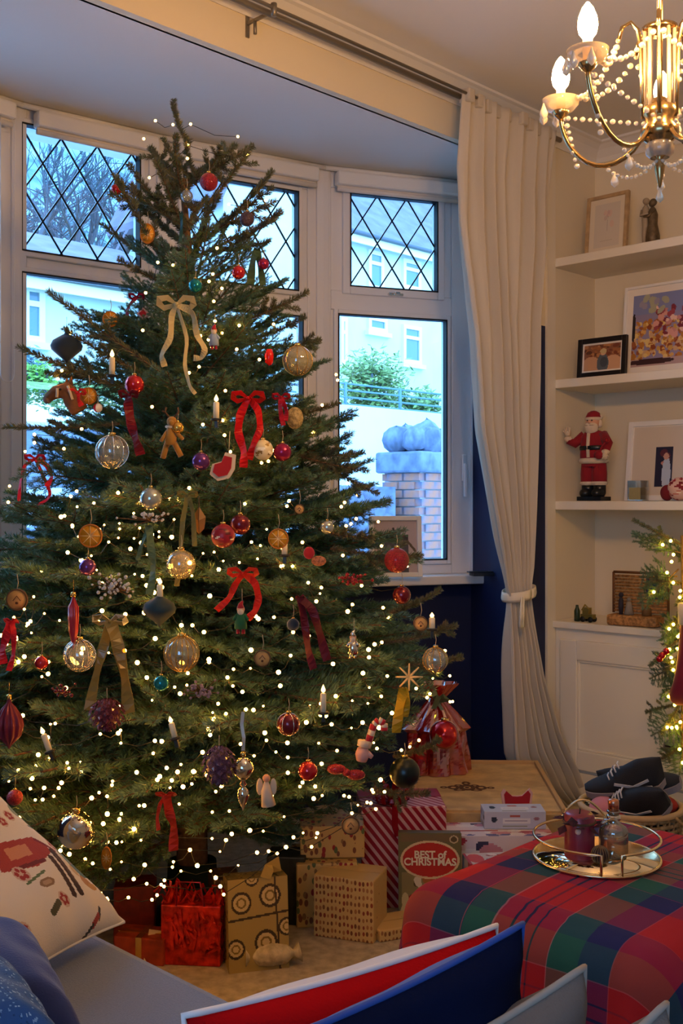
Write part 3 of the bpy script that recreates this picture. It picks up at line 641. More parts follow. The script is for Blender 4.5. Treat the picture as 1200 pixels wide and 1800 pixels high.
for k in range(5):
    a = ang0+k*radians(-72); c, s_ = cos(a), sin(a)
    pt = lambda r, z: Vector((r*c, r*s_, z))
    m = MB(); arc = [pt(.03, .02), pt(.05, -.012), pt(.09, -.032), pt(.13, -.028), pt(.165, -.005), pt(.19, .03), pt(.203, .065), pt(R_, .085)]
    fine = []
    for i in range(len(arc)-1):
        p_, q_ = arc[i], arc[i+1]; fine += [p_, p_.lerp(q_, .5)]
    fine.append(arc[-1]); sm = [fine[0]]+[(fine[i-1]+fine[i]*2+fine[i+1])/4 for i in range(1, len(fine)-1)]+[fine[-1]]
    m.tube(sm, .0048, 8); m.lathe([(.003, .08), (.012, .088), (.018, .096), (.016, .10)], 16, 0, (R_*c, R_*s_, 0)); arm = m.build('arm', M_BRASS, ch)
    m = MB(); m.lathe([(.012, .096), (.026, .10), (.036, .112), (.038, .122), (.034, .122), (.024, .108), (.01, .102)], 24, 0, (R_*c, R_*s_, 0)); m.build('drip_cup', M_CUP, arm)
    m = MB(); m.lathe([(.009, .1), (.009, .142), (.0, .143)], 14, 0, (R_*c, R_*s_, 0)); m.build('candle_sleeve', mat('cream_sleeve', 'e8c98c', .5), arm)
    m = MB(); m.lathe([(.008, .142), (.0155, .152), (.0185, .166), (.0165, .182), (.010, .198), (.003, .208), (0, .21)], 16, 0, (R_*c, R_*s_, 0)); m.build('bulb', M_BULB, arm)
    # upper scroll
    a2 = a+radians(36); c2, s2 = cos(a2), sin(a2); q = lambda r, z: Vector((r*c2, r*s2, z))
    m = MB(); m.tube([q(.032, .04), q(.034, .12), q(.036, .18), q(.042, .212), q(.056, .226), q(.072, .216), q(.08, .19)], .0042, 6); m.build('scroll', M_BRASS, ch)
    strand(q(.08, .19), pt(R_-.03, .12), .03, 12, .0062, ch); strand(q(.08, .19), (R_*cos(a+radians(72))*.85, R_*sin(a+radians(72))*.85, .12), .03, 12, .0062, ch)
    strand(pt(R_, .085), q(.03, .03), .0, 12, .0055, ch)
    an = a-radians(72); strand(pt(R_*.55, -.03), (0, 0, -.035), .03, 13, .0045, ch)
    strand(pt(R_-.01, .08), pt(R_-.035, -.02), .0, 8, .0058, ch)
    for b_ in (-.9, .9, 0): drop((R_*c+.038*cos(a+b_), R_*s_+.038*sin(a+b_), .112), .034, arm)
    drop(pt(.09, -.045), .032, ch)
drop((0, 0, -.092), .03, ch)
# ---------------- outside: across the road ----------------
ERZ = atan2(UY, UX)
def EX(q, D, z=0): return Vector((q*UX-D*.717, q*UY+D*.697, z))
def exq(px, D):
    k = (px-600)/F; Y = D/(.697-.717*k); return Y*(.697*k+.717)
def exz(px, py, D):
    k = (px-600)/F; Y = D/(.697-.717*k); return EYE+(HZ-py)/F*Y
EM = Matrix(((UX, -.717, 0, 0), (UY, .697, 0, 0), (0, 0, 1, 0), (0, 0, 0, 1)))
M_REND = mat('white_render', 'd6e2e6', .9, var=.06, vscale=1.5); M_SLATE = mat('slate_roof', '77748a', .8, var=.25, vscale=3); M_EXTG = mat('outside_window_glass', '5a7f9c', .1, spec=.8)
M_GRASS = mat('garden_grass', '7fa05a', 1, var=.5, vscale=6); M_ROAD = mat('brightened_tarmac', 'a4b2c0', .5, var=.2, vscale=3)  # road colour brightened so it bounces daylight up to the bay ceiling
m = MB(); m.add([EX(-60, 2.9, -.45), EX(60, 2.9, -.45), EX(60, 6.4, -.3), EX(-60, 6.4, -.3), EX(60, 10.4, -.2), EX(-60, 10.4, -.2)], [(0, 1, 2, 3), (3, 2, 4, 5)]); struct('ground', m, M_ROAD)
m = MB(); m.add([EX(-60, 10.6, 2.55), EX(60, 10.6, 2.55), EX(60, 14, 3.1), EX(-60, 14, 3.1), EX(60, 30, 3.4), EX(-60, 30, 3.4), EX(60, 60, 30), EX(-60, 60, 8), EX(60, 110, 38), EX(-60, 110, 12)], [(0, 1, 2, 3), (3, 2, 4, 5), ]); struct('terrain', m, M_GRASS)
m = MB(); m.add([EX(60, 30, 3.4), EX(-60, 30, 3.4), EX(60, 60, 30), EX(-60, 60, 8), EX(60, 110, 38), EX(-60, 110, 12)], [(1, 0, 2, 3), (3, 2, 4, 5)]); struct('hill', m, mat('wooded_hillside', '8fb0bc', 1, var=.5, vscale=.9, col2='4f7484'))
def house(label, q0, q1, D0, D1, zg, ze, zr, wins, gable=None, wmat=M_REND, chim=None, fascia=True):
    h = thing('house', label, 'house', EX(q0, D0, zg), ERZ); w = q1-q0; dp = D1-D0; e = ze-zg; r = zr-zg
    m = MB(); m.box(0, w, 0, dp, 0, e); m.add([(0, 0, e), (0, dp, e), (0, dp/2, r)], [(0, 2, 1)]); m.add([(w, 0, e), (w, dp, e), (w, dp/2, r)], [(0, 1, 2)]); m.build('wall', wmat, h)
    m = MB(); o_ = .25
    for y0, y1, z0, z1 in ((-o_, dp/2, e-.1, r), (dp+o_, dp/2, e-.1, r)):
        m.add([(-o_, y0, z0), (w+o_, y0, z0), (w+o_, y1, z1), (-o_, y1, z1), (-o_, y0, z0+.12), (w+o_, y0, z0+.12), (w+o_, y1, z1+.12), (-o_, y1, z1+.12)], [(0, 1, 2, 3), (4, 7, 6, 5), (0, 4, 5, 1), (1, 5, 6, 2), (3, 7, 4, 0)])
    m.build('roof', M_SLATE, h)
    if fascia:
        m = MB(); m.box(-o_, w+o_, -o_-.04, -o_, e-.22, e+.03); m.build('fascia', M_WHITE, h); m = MB(); m.tube([(-o_, -o_-.09, e-.02), (w+o_, -o_-.09, e-.02)], .05, 6); m.build('gutter', mat('grey_gutter', '5a6270', .5), h)
    if gable:
        g0, g1, gp = gable; mid = (g0+g1)/2; m = MB(); m.add([(g0, -.9, 0), (g1, -.9, 0), (g1, -.9, e), (mid, -.9, gp), (g0, -.9, e), (g0, .5, 0), (g1, .5, 0), (g1, .5, e), (mid, .5+dp*.3, gp), (g0, .5, e)], [(0, 1, 2, 3, 4), (1, 6, 7, 2), (0, 4, 9, 5)])
        m.build('gable_wall', wmat, h); m = MB()
        for a, b in ((g0-.2, mid), (g1+.2, mid)):
            za = e-.2*(gp-e)/(mid-g0)
            m.add([(a, -1.1, za), (b, -1.1, gp), (b, dp*.5, gp), (a, dp*.5, za), (a, -1.1, za+.14), (b, -1.1, gp+.14), (b, dp*.5, gp+.14), (a, dp*.5, za+.14)], [(0, 1, 2, 3), (4, 7, 6, 5), (0, 4, 5, 1), (0, 3, 7, 4)])
        m.build('gable_roof', M_SLATE, h)
    for (a, b, z0, z1, mull) in wins:
        y = -.9 if gable and gable[0] < a < gable[1] else 0
        f = MB(); t_ = .09
        for bx in ((a, a+t_, z0, z1), (b-t_, b, z0, z1), (a+t_, b-t_, z0, z0+t_), (a+t_, b-t_, z1-t_, z1)): f.box(bx[0], bx[1], y-.06, y+.02, bx[2], bx[3])
        if mull:
            zm = z0+(z1-z0)*.68; f.box(a+t_, b-t_, y-.06, y+.02, zm-.04, zm+.04)
        f.box(a-.08, b+.08, y-.12, y, z0-.1, z0)
        fo = f.build('window', M_WHITE, h); p = MB(); p.box(a+t_, b-t_, y-.03, y-.01, z0+t_, z1-t_); p.build('pane', M_EXTG, fo)
    if chim:
        m = MB(); m.box(chim, chim+.9, dp/2-.4, dp/2+.4, r-.4, r+1.1); m.tube([(chim+.25, dp/2, r+1.1), (chim+.25, dp/2, r+1.4)], .12, 8); m.tube([(chim+.65, dp/2, r+1.1), (chim+.65, dp/2, r+1.4)], .12, 8); m.build('chimney', mat('chimney_brick', '8d6a60', .9), h)
    return h
q0 = exq(-330, 14); q1 = exq(372, 14)
def wl_(pa, pb, ya, yb, D, q, zg, mull=True): return (exq(pa, D)-q, exq(pb, D)-q, exz((pa+pb)/2, yb, D)-zg, exz((pa+pb)/2, ya, D)-zg, mull)
house('white rendered low house with fascia seen through the left window', q0, q1, 14, 20, 2.9, 4.55, 5.9, [wl_(38, 76, 503, 602, 14, q0, 2.9), wl_(-60, -20, 503, 602, 14, q0, 2.9), wl_(268, 310, 540, 620, 14, q0, 2.9)])
q0 = exq(480, 16); q1 = exq(1000, 16); zg = 2.9
ww = [wl_(645, 672, 442, 510, 16, q0, zg), wl_(706, 737, 458, 510, 16, q0, zg), wl_(706, 738, 573, 640, 16, q0, zg), wl_(645, 678, 558, 584, 16, q0, zg, False), wl_(596, 608, 558, 640, 16, q0, zg)]
house('tall white house with slate roof seen through the right window', q0, q1, 16, 21, zg, 7.05, 9.4, ww, gable=(exq(392, 15.1)-q0, exq(548, 15.1)-q0, 9.2-zg), chim=exq(640, 16)-q0)
# hillside trees: bare crowns and evergreens
M_BARK = mat('grey_bark', '566270', .95); M_EVER = mat('hazy_evergreen_foliage', '6f96a4', 1, var=.5, vscale=4); M_LEAF = mat('laurel_leaves', '7fa05c', .6, var=.6, vscale=25)  # evergreen colour is paled and blued, distance mist mixed into it
def leaves(mb, c, r, n, s, rg):
    for _ in range(n):
        while True:
            p = Vector((rg.uniform(-1, 1), rg.uniform(-1, 1), rg.uniform(-1, 1)))
            if p.length < 1: break
        p = p*(.45+.55*rg.random()) if p.length > .1 else p
        p = Vector((c[0]+p.x*r[0], c[1]+p.y*r[1], c[2]+p.z*r[2]))
        d = Vector((rg.gauss(0, 1), rg.gauss(0, 1), rg.gauss(0, .6))).normalized()*s; e = d.orthogonal().normalized()*s*.4
        mb.add([p-d, p+e, p+d, p-e], [(0, 1, 2, 3)])
def bare_mesh(rg, H):
    mb = MB()
    def rec(p, d, L, r, dep):
        q = p+d*L; mid = p.lerp(q, .5)+Vector((rg.gauss(0, .04), rg.gauss(0, .04), 0))*L
        mb.tube([p, mid, q], [r, r*.8, r*.62], 4 if dep > 1 else 3, cap=False)
        if dep == 0: return
        for _ in range(rg.choice((3, 3, 4)) if dep > 1 else 4):
            nd = (d+Vector((rg.gauss(0, .5), rg.gauss(0, .5), rg.gauss(.12, .3)))).normalized(); rec(p.lerp(q, rg.uniform(.5, 1)), nd, L*rg.uniform(.6, .85), r*.6, dep-1)
    rec(Vector((0, 0, 0)), Vector((0, 0, 1)), H*.3, H*.018, 5); return mb
rg = random.Random(11)
bm0 = bare_mesh(rg, 9).build('branches', M_BARK); bm1 = bare_mesh(rg, 9).build('branches', M_BARK); bms = [bm0.data, bm1.data]
bpy.data.objects.remove(bm0); bpy.data.objects.remove(bm1)
ordn = ['first', 'second', 'third', 'fourth', 'fifth', 'sixth', 'seventh', 'eighth', 'ninth']
for i, (px, D, s) in enumerate(((20, 24, 1.0), (75, 27, 1.15), (150, 25, 1.05), (205, 29, 1.2), (262, 26, 1.0), (410, 31, .8), (560, 34, 1.0), (655, 30, .8), (735, 33, .8))):
    t = thing('bare_tree', 'bare winter tree on the hill behind the houses, %s from the left' % ordn[i], 'tree', EX(exq(px, D), D, 3.2), rg.uniform(0, 6), 'bare trees behind the houses')
    o = bpy.data.objects.new('branches', bms[i % 2]); C.objects.link(o); o.parent = t; t.scale = (s, s, s*(.95 if i < 5 else .8))
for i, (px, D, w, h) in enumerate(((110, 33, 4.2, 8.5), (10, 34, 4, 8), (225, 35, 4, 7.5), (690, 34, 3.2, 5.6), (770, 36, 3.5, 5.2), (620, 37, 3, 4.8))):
    t = thing('evergreen_tree', 'hazy blue rounded evergreen on the hillside, %s from the left' % ordn[i], 'tree', EX(exq(px, D), D, 3.5), 0, 'evergreens on the hillside')
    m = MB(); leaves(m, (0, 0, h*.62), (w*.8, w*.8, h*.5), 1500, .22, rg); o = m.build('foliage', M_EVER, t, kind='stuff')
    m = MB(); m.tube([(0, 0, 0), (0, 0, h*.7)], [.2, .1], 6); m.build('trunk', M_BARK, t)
def bush(label, px, D, z, r, n, s, mt, nm='garden_bush'):
    t = thing(nm, label, 'bush', EX(exq(px, D), D, z), ERZ); m = MB(); leaves(m, (0, 0, r[2]*.8), r, n, s, rg); m.build('foliage', mt, t, kind='stuff')
    m = MB()
    for _ in range(5): m.tube([(rg.uniform(-.2, .2), 0, 0), (rg.uniform(-.6, .6)*r[0], rg.uniform(-.4, .4)*r[1], r[2])], .02, 4)
    m.build('stem', M_BARK, t)
bush('large green laurel bush behind the railing, through right window', 655, 12.6, 2.7, (.85, .8, .78), 1900, .075, M_LEAF)
bush('smaller green bush right of the large laurel behind the railing', 735, 12.4, 2.7, (.7, .6, .42), 900, .07, M_LEAF)
bush('round bright green shrub in the garden through the left window', 66, 12.9, 2.75, (.32, .3, .27), 500, .05, mat('bright_leaves', '79b04a', .7, var=.4, vscale=20))
bush('grey green shrub at the left of the garden opposite', 30, 13.2, 2.9, (.5, .4, .35), 500, .06, M_EVER)
M_LAWN = mat('pale_hedge_leaves', 'a7b88a', .9, var=.5, vscale=14)
t = thing('low_hedge', 'pale yellow green low hedge above the terrace wall on the left', 'hedge', EX(exq(60, 11.2), 11.2, 2.45), ERZ); m = MB()
for i in range(16): leaves(m, (-2.2+i*.3, 0, .06), (.25, .2, .19), 160, .04, rg)
m.build('foliage', M_LAWN, t, kind='stuff')
# terrace walls, railing, rubble wall and gate pillar
qs = exq(470, 10.5)
m = MB(); m.box(qs, 40, 10.4, 10.6, -.3, 2.67, 0, EM); o = m.build('terrace_wall', M_REND); tag(o, 'white terrace wall across the road below the railing', 'wall')
m = MB(); m.box(-30, qs, 10.4, 10.6, -.3, 2.12, 0, EM); o = m.build('terrace_wall', mat('blue_grey_stone', '8290a4', .9, var=.3, vscale=4)); tag(o, 'blue grey terrace wall across the road through the left window', 'wall')
m = MB(); m.box(-30, qs, 10.34, 10.66, 2.12, 2.17, 0, EM); cp = m.build('coping', M_REND, o); 
for i in range(9):
    m = MB(); m.box(-30, qs, 10.37, 10.402, -.2+i*.25, -.02+i*.25, 0, EM); m.build('stone_course', mat('blue_grey_stone', '8290a4', .9), o)
t = thing('metal_railing', 'blue grey metal railing on top of the white terrace wall', 'railing', EX(qs, 10.5, 2.67), ERZ); mr = mat('railing_paint', '5f86a0', .5)
for z in (.02, .12, .22, .31):
    m = MB(); m.tube([(0, 0, z), (14, 0, z)], .013, 6); m.build('rail', mr, t)
for i in range(12):
    m = MB(); m.tube([(i*1.16+.3, 0, 0), (i*1.16+.3, 0, .33)], .026, 6); m.build('post', mr, t)
m = MB(); m.box(-16, exq(112, 8.2), 8.1, 8.3, -.3, 1.43, 0, EM); o = m.build('garden_wall', M_REND); tag(o, 'short white garden wall low in the left window', 'wall')
M_STONE = mat('rubble_stone', '73809a', .95, var=.4, vscale=9, bump=.8, bscale=20)
def stone(r, rg):
    m = MB(); n, k = 8, 6; vs = []
    for i in range(k+1):
        for j in range(n):
            th = pi*i/k; a = 2*pi*j/n; q = 1+rg.uniform(-.14, .14); vs.append((r[0]*sin(th)*cos(a)*q, r[1]*sin(th)*sin(a)*q, -r[2]*cos(th)*q))
    m.add(vs, [(i*n+j, i*n+(j+1) % n, (i+1)*n+(j+1) % n, (i+1)*n+j) for i in range(k) for j in range(n)], smooth=True); return m
sm_ = []
for _ in range(4):
    o = stone((.2, .15, .12), rg).build('stone', M_STONE); sm_.append(o.data); bpy.data.objects.remove(o)
def rubble(label, qa, qb, zt):
    t = thing('rubble_wall', label, 'wall', EX(qa, 6.0, 0), ERZ)
    m = MB(); m.box(0, qb-qa, .02, .3, -.3, zt-.12); m.build('core', M_STONE, t)
    z = zt-.62
    while z < zt-.02:
        x = rg.uniform(0, .2)
        while x < qb-qa:
            s = rg.uniform(.65, 1.15); o = bpy.data.objects.new('stone', rg.choice(sm_)); C.objects.link(o); o.parent = t; o.location = (x, .08+rg.uniform(-.03, .03), z+rg.uniform(-.03, .03)); o.scale = (s, s, s); o.rotation_euler = (rg.uniform(-.4, .4), rg.uniform(-.5, .5), rg.uniform(0, 6)); x += .33*s
        z += .2
rubble('blue grey rubble garden wall low in the right window', exq(560, 6), exq(698, 6), 1.56)
rubble('blue grey rubble garden wall low in the left window', exq(-60, 6), exq(190, 6), 1.27)
M_BRICK = mat('red_brown_brick', 'b9765c', .9, var=.45, vscale=7, bump=.5, bscale=60, col2='6b6f86')
pc = exq(741, 6.0); pl = thing('gate_pillar', 'brick gate pillar topped with rough stones outside the right window', 'gate pillar', EX(pc, 6.05, 0), ERZ)
m = MB(); m.box(-.2, .2, -.2, .2, -.3, 1.66); m.build('core', mat('mortar', 'a9aab0', .95), pl)
bmesh_ = MB().box(-.1, .1, -.05, .05, -.03, .03).build('brick', M_BRICK, bevel=0).data; bpy.data.objects.remove([o for o in C.objects if o.name == 'brick'][0])
for c in range(18):
    z = .3+c*.072
    for k in range(4):
        a = k*pi/2+(0 if c % 2 else 0)
        for sg in (-1, 1):
            sh = .105*sg+(.05 if c % 2 else -.05); 
            if abs(sh) > .13: sh = .11*sg
            o = bpy.data.objects.new('brick', bmesh_); C.objects.link(o); o.parent = pl
            o.location = (cos(a)*.172-sin(a)*sh, sin(a)*.172+cos(a)*sh, z); o.rotation_euler = (0, 0, a+pi/2); o.scale = (.95, 1, 1)
m = MB(); m.box(-.26, .26, -.26, .26, 1.56, 1.74); m.build('capstone', M_STONE, pl, bevel=.02)
for (x, y, s) in ((-.17, -.12, .8), (.17, -.1, .85), (0, -.08, 1.35), (-.02, .12, 1.1), (-.1, -.16, .7), (.12, -.17, .75), (.16, .1, .9), (-.16, .1, .9), (-.04, -.17, 1.0)):
    o = bpy.data.objects.new('stone', rg.choice(sm_)); C.objects.link(o); o.parent = pl; o.location = (x, y, 1.84); o.scale = (s*.75, s*.8, s*1.1); o.rotation_euler = (rg.uniform(-.3, .3), 0, rg.uniform(0, 6))
# ---------------- the Christmas tree ----------------
TX, TY = -.46, 3.33
RAD = [(.30, .55), (.45, .74), (.75, .82), (.93, .80), (1.25, .64), (1.45, .54), (1.8, .40), (2.1, .26), (2.32, .17), (2.5, .02)]
def rad(z): return float(np.interp(z, [r[0] for r in RAD], [r[1] for r in RAD]))
def on_tree(px, py, out=0.0):
    """point on the near side of the tree's outline cone seen along this direction"""
    k = (px-600)/F; h = (HZ-py)/F; d = 2.2
    while d < TY+.02:
        x = k*d; z = EYE+h*d; r = rad(z)+out
        if (x-TX)**2+(d-TY)**2 < r*r: break
        d += .01
    return Vector((k*d, d, EYE+h*d))
M_TBARK = mat('spruce_bark', '6a4f38', .95, var=.4, vscale=60)
M_NEED = mat('spruce_needles', '4b6a38', .5, var=.5, vscale=5, col2='5f7f68'); M_NEED2 = mat('spruce_twig_needles', '56603c', .6, var=.5, vscale=9, col2='6e6650')
def needle_mesh(name, twigs, dens, nl, nw, mt, rg):
    """twigs: list of (p0, p1, needle length factor); a needle is a thin folded blade"""
    V = []; 
    for p0, p1, fl_ in twigs:
        p0 = np.array(p0); p1 = np.array(p1); L = np.linalg.norm(p1-p0); n = max(4, int(L*dens)); d = (p1-p0)/L
        t = rg.random(n); a = rg.random(n)*2*pi
        u = np.cross(d, [0, 0, 1.0]); u = u/(np.linalg.norm(u)+1e-9); w = np.cross(u, d)
        rad_ = u[None]*np.cos(a)[:, None]+w[None]*(np.sin(a)*.8+.25)[:, None]
        dirv = d[None]*(.75+.5*rg.random(n))[:, None]+rad_; dirv /= np.linalg.norm(dirv, axis=1)[:, None]
        b = p0+(p1-p0)*t[:, None]; ln = nl*fl_*(.75+.5*rg.random(n))*(1-.35*t**4)
        side = np.cross(dirv, rg.normal(size=(n, 3))); side /= np.linalg.norm(side, axis=1)[:, None]
        tip = b+dirv*ln[:, None]; mid = b+dirv*ln[:, None]*.5
        V.append(np.stack([b, mid+side*nw, tip, mid-side*nw], 1))
    V = np.concatenate(V).reshape(-1, 3); n = len(V)//4
    me = bpy.data.meshes.new(name); me.vertices.add(len(V)); me.vertices.foreach_set('co', V.ravel()); me.loops.add(n*4); me.loops.foreach_set('vertex_index', np.arange(n*4))
    me.polygons.add(n); me.polygons.foreach_set('loop_start', np.arange(n)*4); me.polygons.foreach_set('loop_total', np.full(n, 4)); me.materials.append(mt); me.update(); me.validate(); return me
nrg = np.random.default_rng(5)
def make_branch(kind, rg):
    """a unit long flat spray along +x: wood mesh and needle mesh"""
    wood = MB(); tw = []
    def pt(t): return Vector((t, .0, -.10*t+.10*t*t))
    main = [pt(i/8) for i in range(9)]
    wood.tube(main, [.011*(1-i/9)+.002 for i in range(9)], 5)
    for i in range(8):
        if i >= (2 if kind == 0 else 0): tw.append((main[i], main[i+1], 1))
    n = {0: 15, 1: 3}[kind]
    for i in range(n):
        t = .14+.8*(i+rg.random()*.6)/n if kind == 0 else .35+.5*rg.random()
        sgn = 1 if i % 2 else -1; p = pt(t); L = (.40*(1-t)**.75+.06)*(.8+.4*rg.random()) if kind == 0 else .16*(.7+.6*rg.random())
        an = sgn*(.75+.25*rg.random()); d = Vector((cos(an), sin(an), rg.uniform(-.12, .16))); q = p+d*L*.55+Vector((0, 0, 0)); e_ = q+Vector((cos(an*.7), sin(an*.7), rg.uniform(-.1, .2)))*L*.5
        wood.tube([p, q, e_], [.004, .003, .0015], 4); tw += [(p, q, .95), (q, e_, .95)]
        if kind == 0:
            for j in range(3):
                s2 = 1 if j % 2 else -1; b = p.lerp(q, .35+.3*j) if j < 2 else q.lerp(e_, .4); a2 = an+s2*.75; e2 = b+Vector((cos(a2), sin(a2), rg.uniform(-.15, .15)))*L*(.38-.07*j)
                wood.tube([b, e2], [.0022, .0012], 3); tw.append((b, e2, .9))
    return wood, tw
BR = []
for v in range(9):
    r_ = random.Random(100+v); wd, tw = make_branch(0, r_)
    o = wd.build('branch', M_TBARK); me = o.data; bpy.data.objects.remove(o)
    BR.append((me, needle_mesh('needles', tw, 950, .036, .0017, M_NEED, nrg)))
SP = []
for v in range(5):
    r_ = random.Random(200+v); wd, tw = make_branch(1, r_)
    o = wd.build('twig', M_TBARK); me = o.data; bpy.data.objects.remove(o)
    SP.append((me, needle_mesh('twig_needles', tw, 1000, .058, .0034, M_NEED2, nrg)))
tree = thing('christmas_tree', 'tall decorated spruce Christmas tree standing in the bay window', 'Christmas tree', (TX, TY, 0))
def put(src, p0, p1, name, par=tree, roll=0, scw=None, base=(TX, TY, 0)):
    p0 = Vector(p0)-Vector(base); p1 = Vector(p1)-Vector(base); d = p1-p0; L = d.length; x = d.normalized(); up = Vector((0, 0, 1)); y = up.cross(x)
    y = y.normalized() if y.length > 1e-4 else Vector((0, 1, 0)); z = x.cross(y)
    M = Matrix((x, y, z)).transposed().to_4x4(); M = M @ Matrix.Rotation(roll, 4, 'X'); s = scw or L
    M = Matrix.Translation(p0) @ M @ Matrix.Diagonal((L, s, s, 1))
    o = bpy.data.objects.new(name, src[0]); C.objects.link(o); o.parent = par; o.matrix_local = M
    q = bpy.data.objects.new('needles', src[1]); C.objects.link(q); q.parent = o; q['kind'] = 'stuff'
    return o
m = MB(); m.tube([(0, 0, .06), (0, 0, .6), (.0, 0, 1.4), (-.005, 0, 2.0), (-.03, 0, 2.3)], [.05, .042, .028, .014, .008], 10); m.build('trunk', M_TBARK, tree)
m = MB(); m.lathe([(0, 0), (.17, 0), (.17, .02), (.08, .06), (.075, .2), (.055, .2)], 20); m.build('stand', mat('dark_green_metal', '1c2a22', .4, .4), tree)
rt = random.Random(42); nb = 0
zc = .28; lev = 0
while zc < 2.04:
    R = rad(min(zc+.06, 2.4)); cnt = int(8+11*min(1, R/.8)) if zc < 1.9 else 8
    for k in range(cnt):
        a = 2*pi*(k+.5*(lev % 2))/cnt+rt.uniform(-.14, .14); L = R*rt.uniform(.84, 1.06)
        dz = (.05+.12*(zc/2.2)**2*3*R) if zc > 1.2 else (-.02+.05*rt.random()-.10*(1-zc/1.2)*.8)
        z0 = zc+rt.uniform(-.03, .03)-dz*.4
        right = cos(a) > -.15-.9*max(0, -sin(a)-.6)
        if right and zc < .50 and sin(a) < .5: continue
        if cos(a) < -.1 and zc > 1.25: L *= .80
        if zc > 1.6: L *= .92
        if cos(a) > .1 and zc < .76: L *= .84
        # keep clear of the bay windows and the sill
        p0 = Vector((TX+.02*cos(a), TY+.02*sin(a), z0)); p1 = Vector((TX+L*cos(a), TY+L*sin(a), z0+dz+rt.uniform(-.04, .04)))
        if p1.y > 3.95 and p1.x < -.35: p1 = p0+(p1-p0)*.78
        put(rt.choice(BR), p0, p1, 'branch', roll=rt.uniform(-.35, .35), scw=(p1-p0).length*rt.uniform(.9, 1.15)); nb += 1
    zc += .088 if zc < 1.5 else .10; lev += 1
# short inner sprays that close the middle
for i in range(70):
    z = .58+1.3*rt.random(); R = rad(z); a = -pi/2+rt.uniform(-1.7, 1.7); r0 = R*.25; r1 = R*rt.uniform(.65, .92)
    p0 = Vector((TX+r0*cos(a), TY+r0*sin(a), z)); p1 = Vector((TX+r1*cos(a+.15), TY+r1*sin(a+.15), z+rt.uniform(.0, .14))); put(rt.choice(BR), p0, p1, 'branch', roll=rt.uniform(-.8, .8))
# the separate long shoots that show against the windows (start and tip, seen position and distance)
SHO = [((347, 318, 3.32), (325, 240, 3.32)), ((326, 244, 3.32), (304, 175, 3.32)), ((352, 320, 3.3), (388, 256, 3.27)), ((355, 372, 3.3), (437, 266, 3.24)), ((358, 425, 3.28), (480, 300, 3.2)), ((372, 450, 3.25), (494, 370, 3.15)), ((365, 440, 3.3), (474, 423, 3.35)),
       ((345, 325, 3.33), (286, 243, 3.36)), ((343, 372, 3.3), (272, 280, 3.24)), ((343, 365, 3.35), (290, 285, 3.42)), ((340, 395, 3.3), (250, 330, 3.3)), ((335, 405, 3.28), (198, 308, 3.2)), ((330, 430, 3.3), (245, 360, 3.35)), ((330, 440, 3.3), (252, 425, 3.2)), ((325, 510, 3.2), (207, 455, 3.1)),
       ((300, 665, 3.1), (86, 512, 3.0)), ((270, 665, 3.1), (112, 577, 3.05)), ((240, 690, 3.1), (32, 610, 3.05)), ((210, 745, 3.1), (8, 750, 3.1)), ((200, 660, 3.1), (80, 655, 3.1)), ((180, 800, 3.2), (60, 770, 3.25)), ((160, 880, 3.2), (40, 868, 3.25)),
       ((410, 570, 3.2), (541, 513, 3.15)), ((430, 600, 3.2), (537, 556, 3.2)), ((440, 610, 3.2), (563, 598, 3.25)), ((450, 740, 3.15), (596, 708, 3.1)), ((480, 770, 3.2), (562, 740, 3.2)), ((520, 800, 3.2), (640, 795, 3.2)), ((520, 800, 3.2), (646, 828, 3.1)), ((540, 795, 3.2), (664, 868, 3.15)),
       ((580, 965, 3.1), (742, 978, 3.05)), ((560, 930, 3.1), (656, 945, 3.05)), ((660, 1085, 3.1), (775, 1037, 3.1)), ((670, 1130, 3.1), (803, 1100, 3.1)), ((690, 1170, 3.1), (812, 1155, 3.12)), ((640, 900, 3.3), (560, 900, 3.2)), ((690, 1330, 3.1), (775, 1300, 3.1)), ((650, 1390, 3.0), (755, 1395, 2.95))]
for a, b in SHO:
    L = (P(*b)-P(*a)).length; put(rt.choice(SP), P(*a), P(*b), 'twig', roll=rt.uniform(-1, 1), scw=.34)
for i in range(18):     # more upward shoots in the bare crown
    z = rt.uniform(1.95, 2.3); a = rt.uniform(0, 2*pi); R = rad(z)*1.0; p0 = Vector((TX-.02, TY, z)); p1 = Vector((TX+R*cos(a), TY+R*sin(a)*.9, z+R*rt.uniform(.5, .9)))
    put(rt.choice(SP), p0, p1, 'twig', roll=rt.uniform(-2, 2), scw=.36)

# ---------------- fairy lights ----------------
M_LED = mat('warm_fairy_bulb', 'ffae4c', .4, emit=FAIRY); M_WIRE = mat('dark_green_wire', '10160f', .6)
fl_ = thing('fairy_lights', 'string of tiny warm fairy lights wound around the Christmas tree', 'string lights', (TX, TY, 0))
m = MB(); m.sphere((0, 0, 0), .0043, 8, 5); o = m.build('bulb', M_LED); led = o.data; bpy.data.objects.remove(o)
rl = random.Random(9); pos = []
def den(px, py):
    d = .22 if py < 560 else (.36 if py < 860 else .9)
    if py > 1200 and px > 330: d = 1.1
    if 1350 < py and px < 330: d = 1.1
    return d
while len(pos) < 440:
    py = 185+(1620-185)*rl.random()**.72; z = EYE+(HZ-py)/F*3.0; R = rad(z)
    cxp = 600+TX/TY*F; px = cxp+rl.uniform(-1, 1)*(R*F/3.3)*.97
    if px < 2 or py > float(np.interp(px, [0, 300, 400, 500, 560, 620, 700, 800], [1610, 1610, 1570, 1530, 1480, 1450, 1400, 1240])): continue
    if rl.random() > den(px, py): continue
    q = on_tree(px, py, rl.uniform(-.11, .015))
    if q.z < .24: continue
    pos.append(q)
pos.sort(key=lambda q: (int(q.z/.055), atan2(q.y-TY, q.x-TX)*(1 if int(q.z/.055) % 2 else -1)))
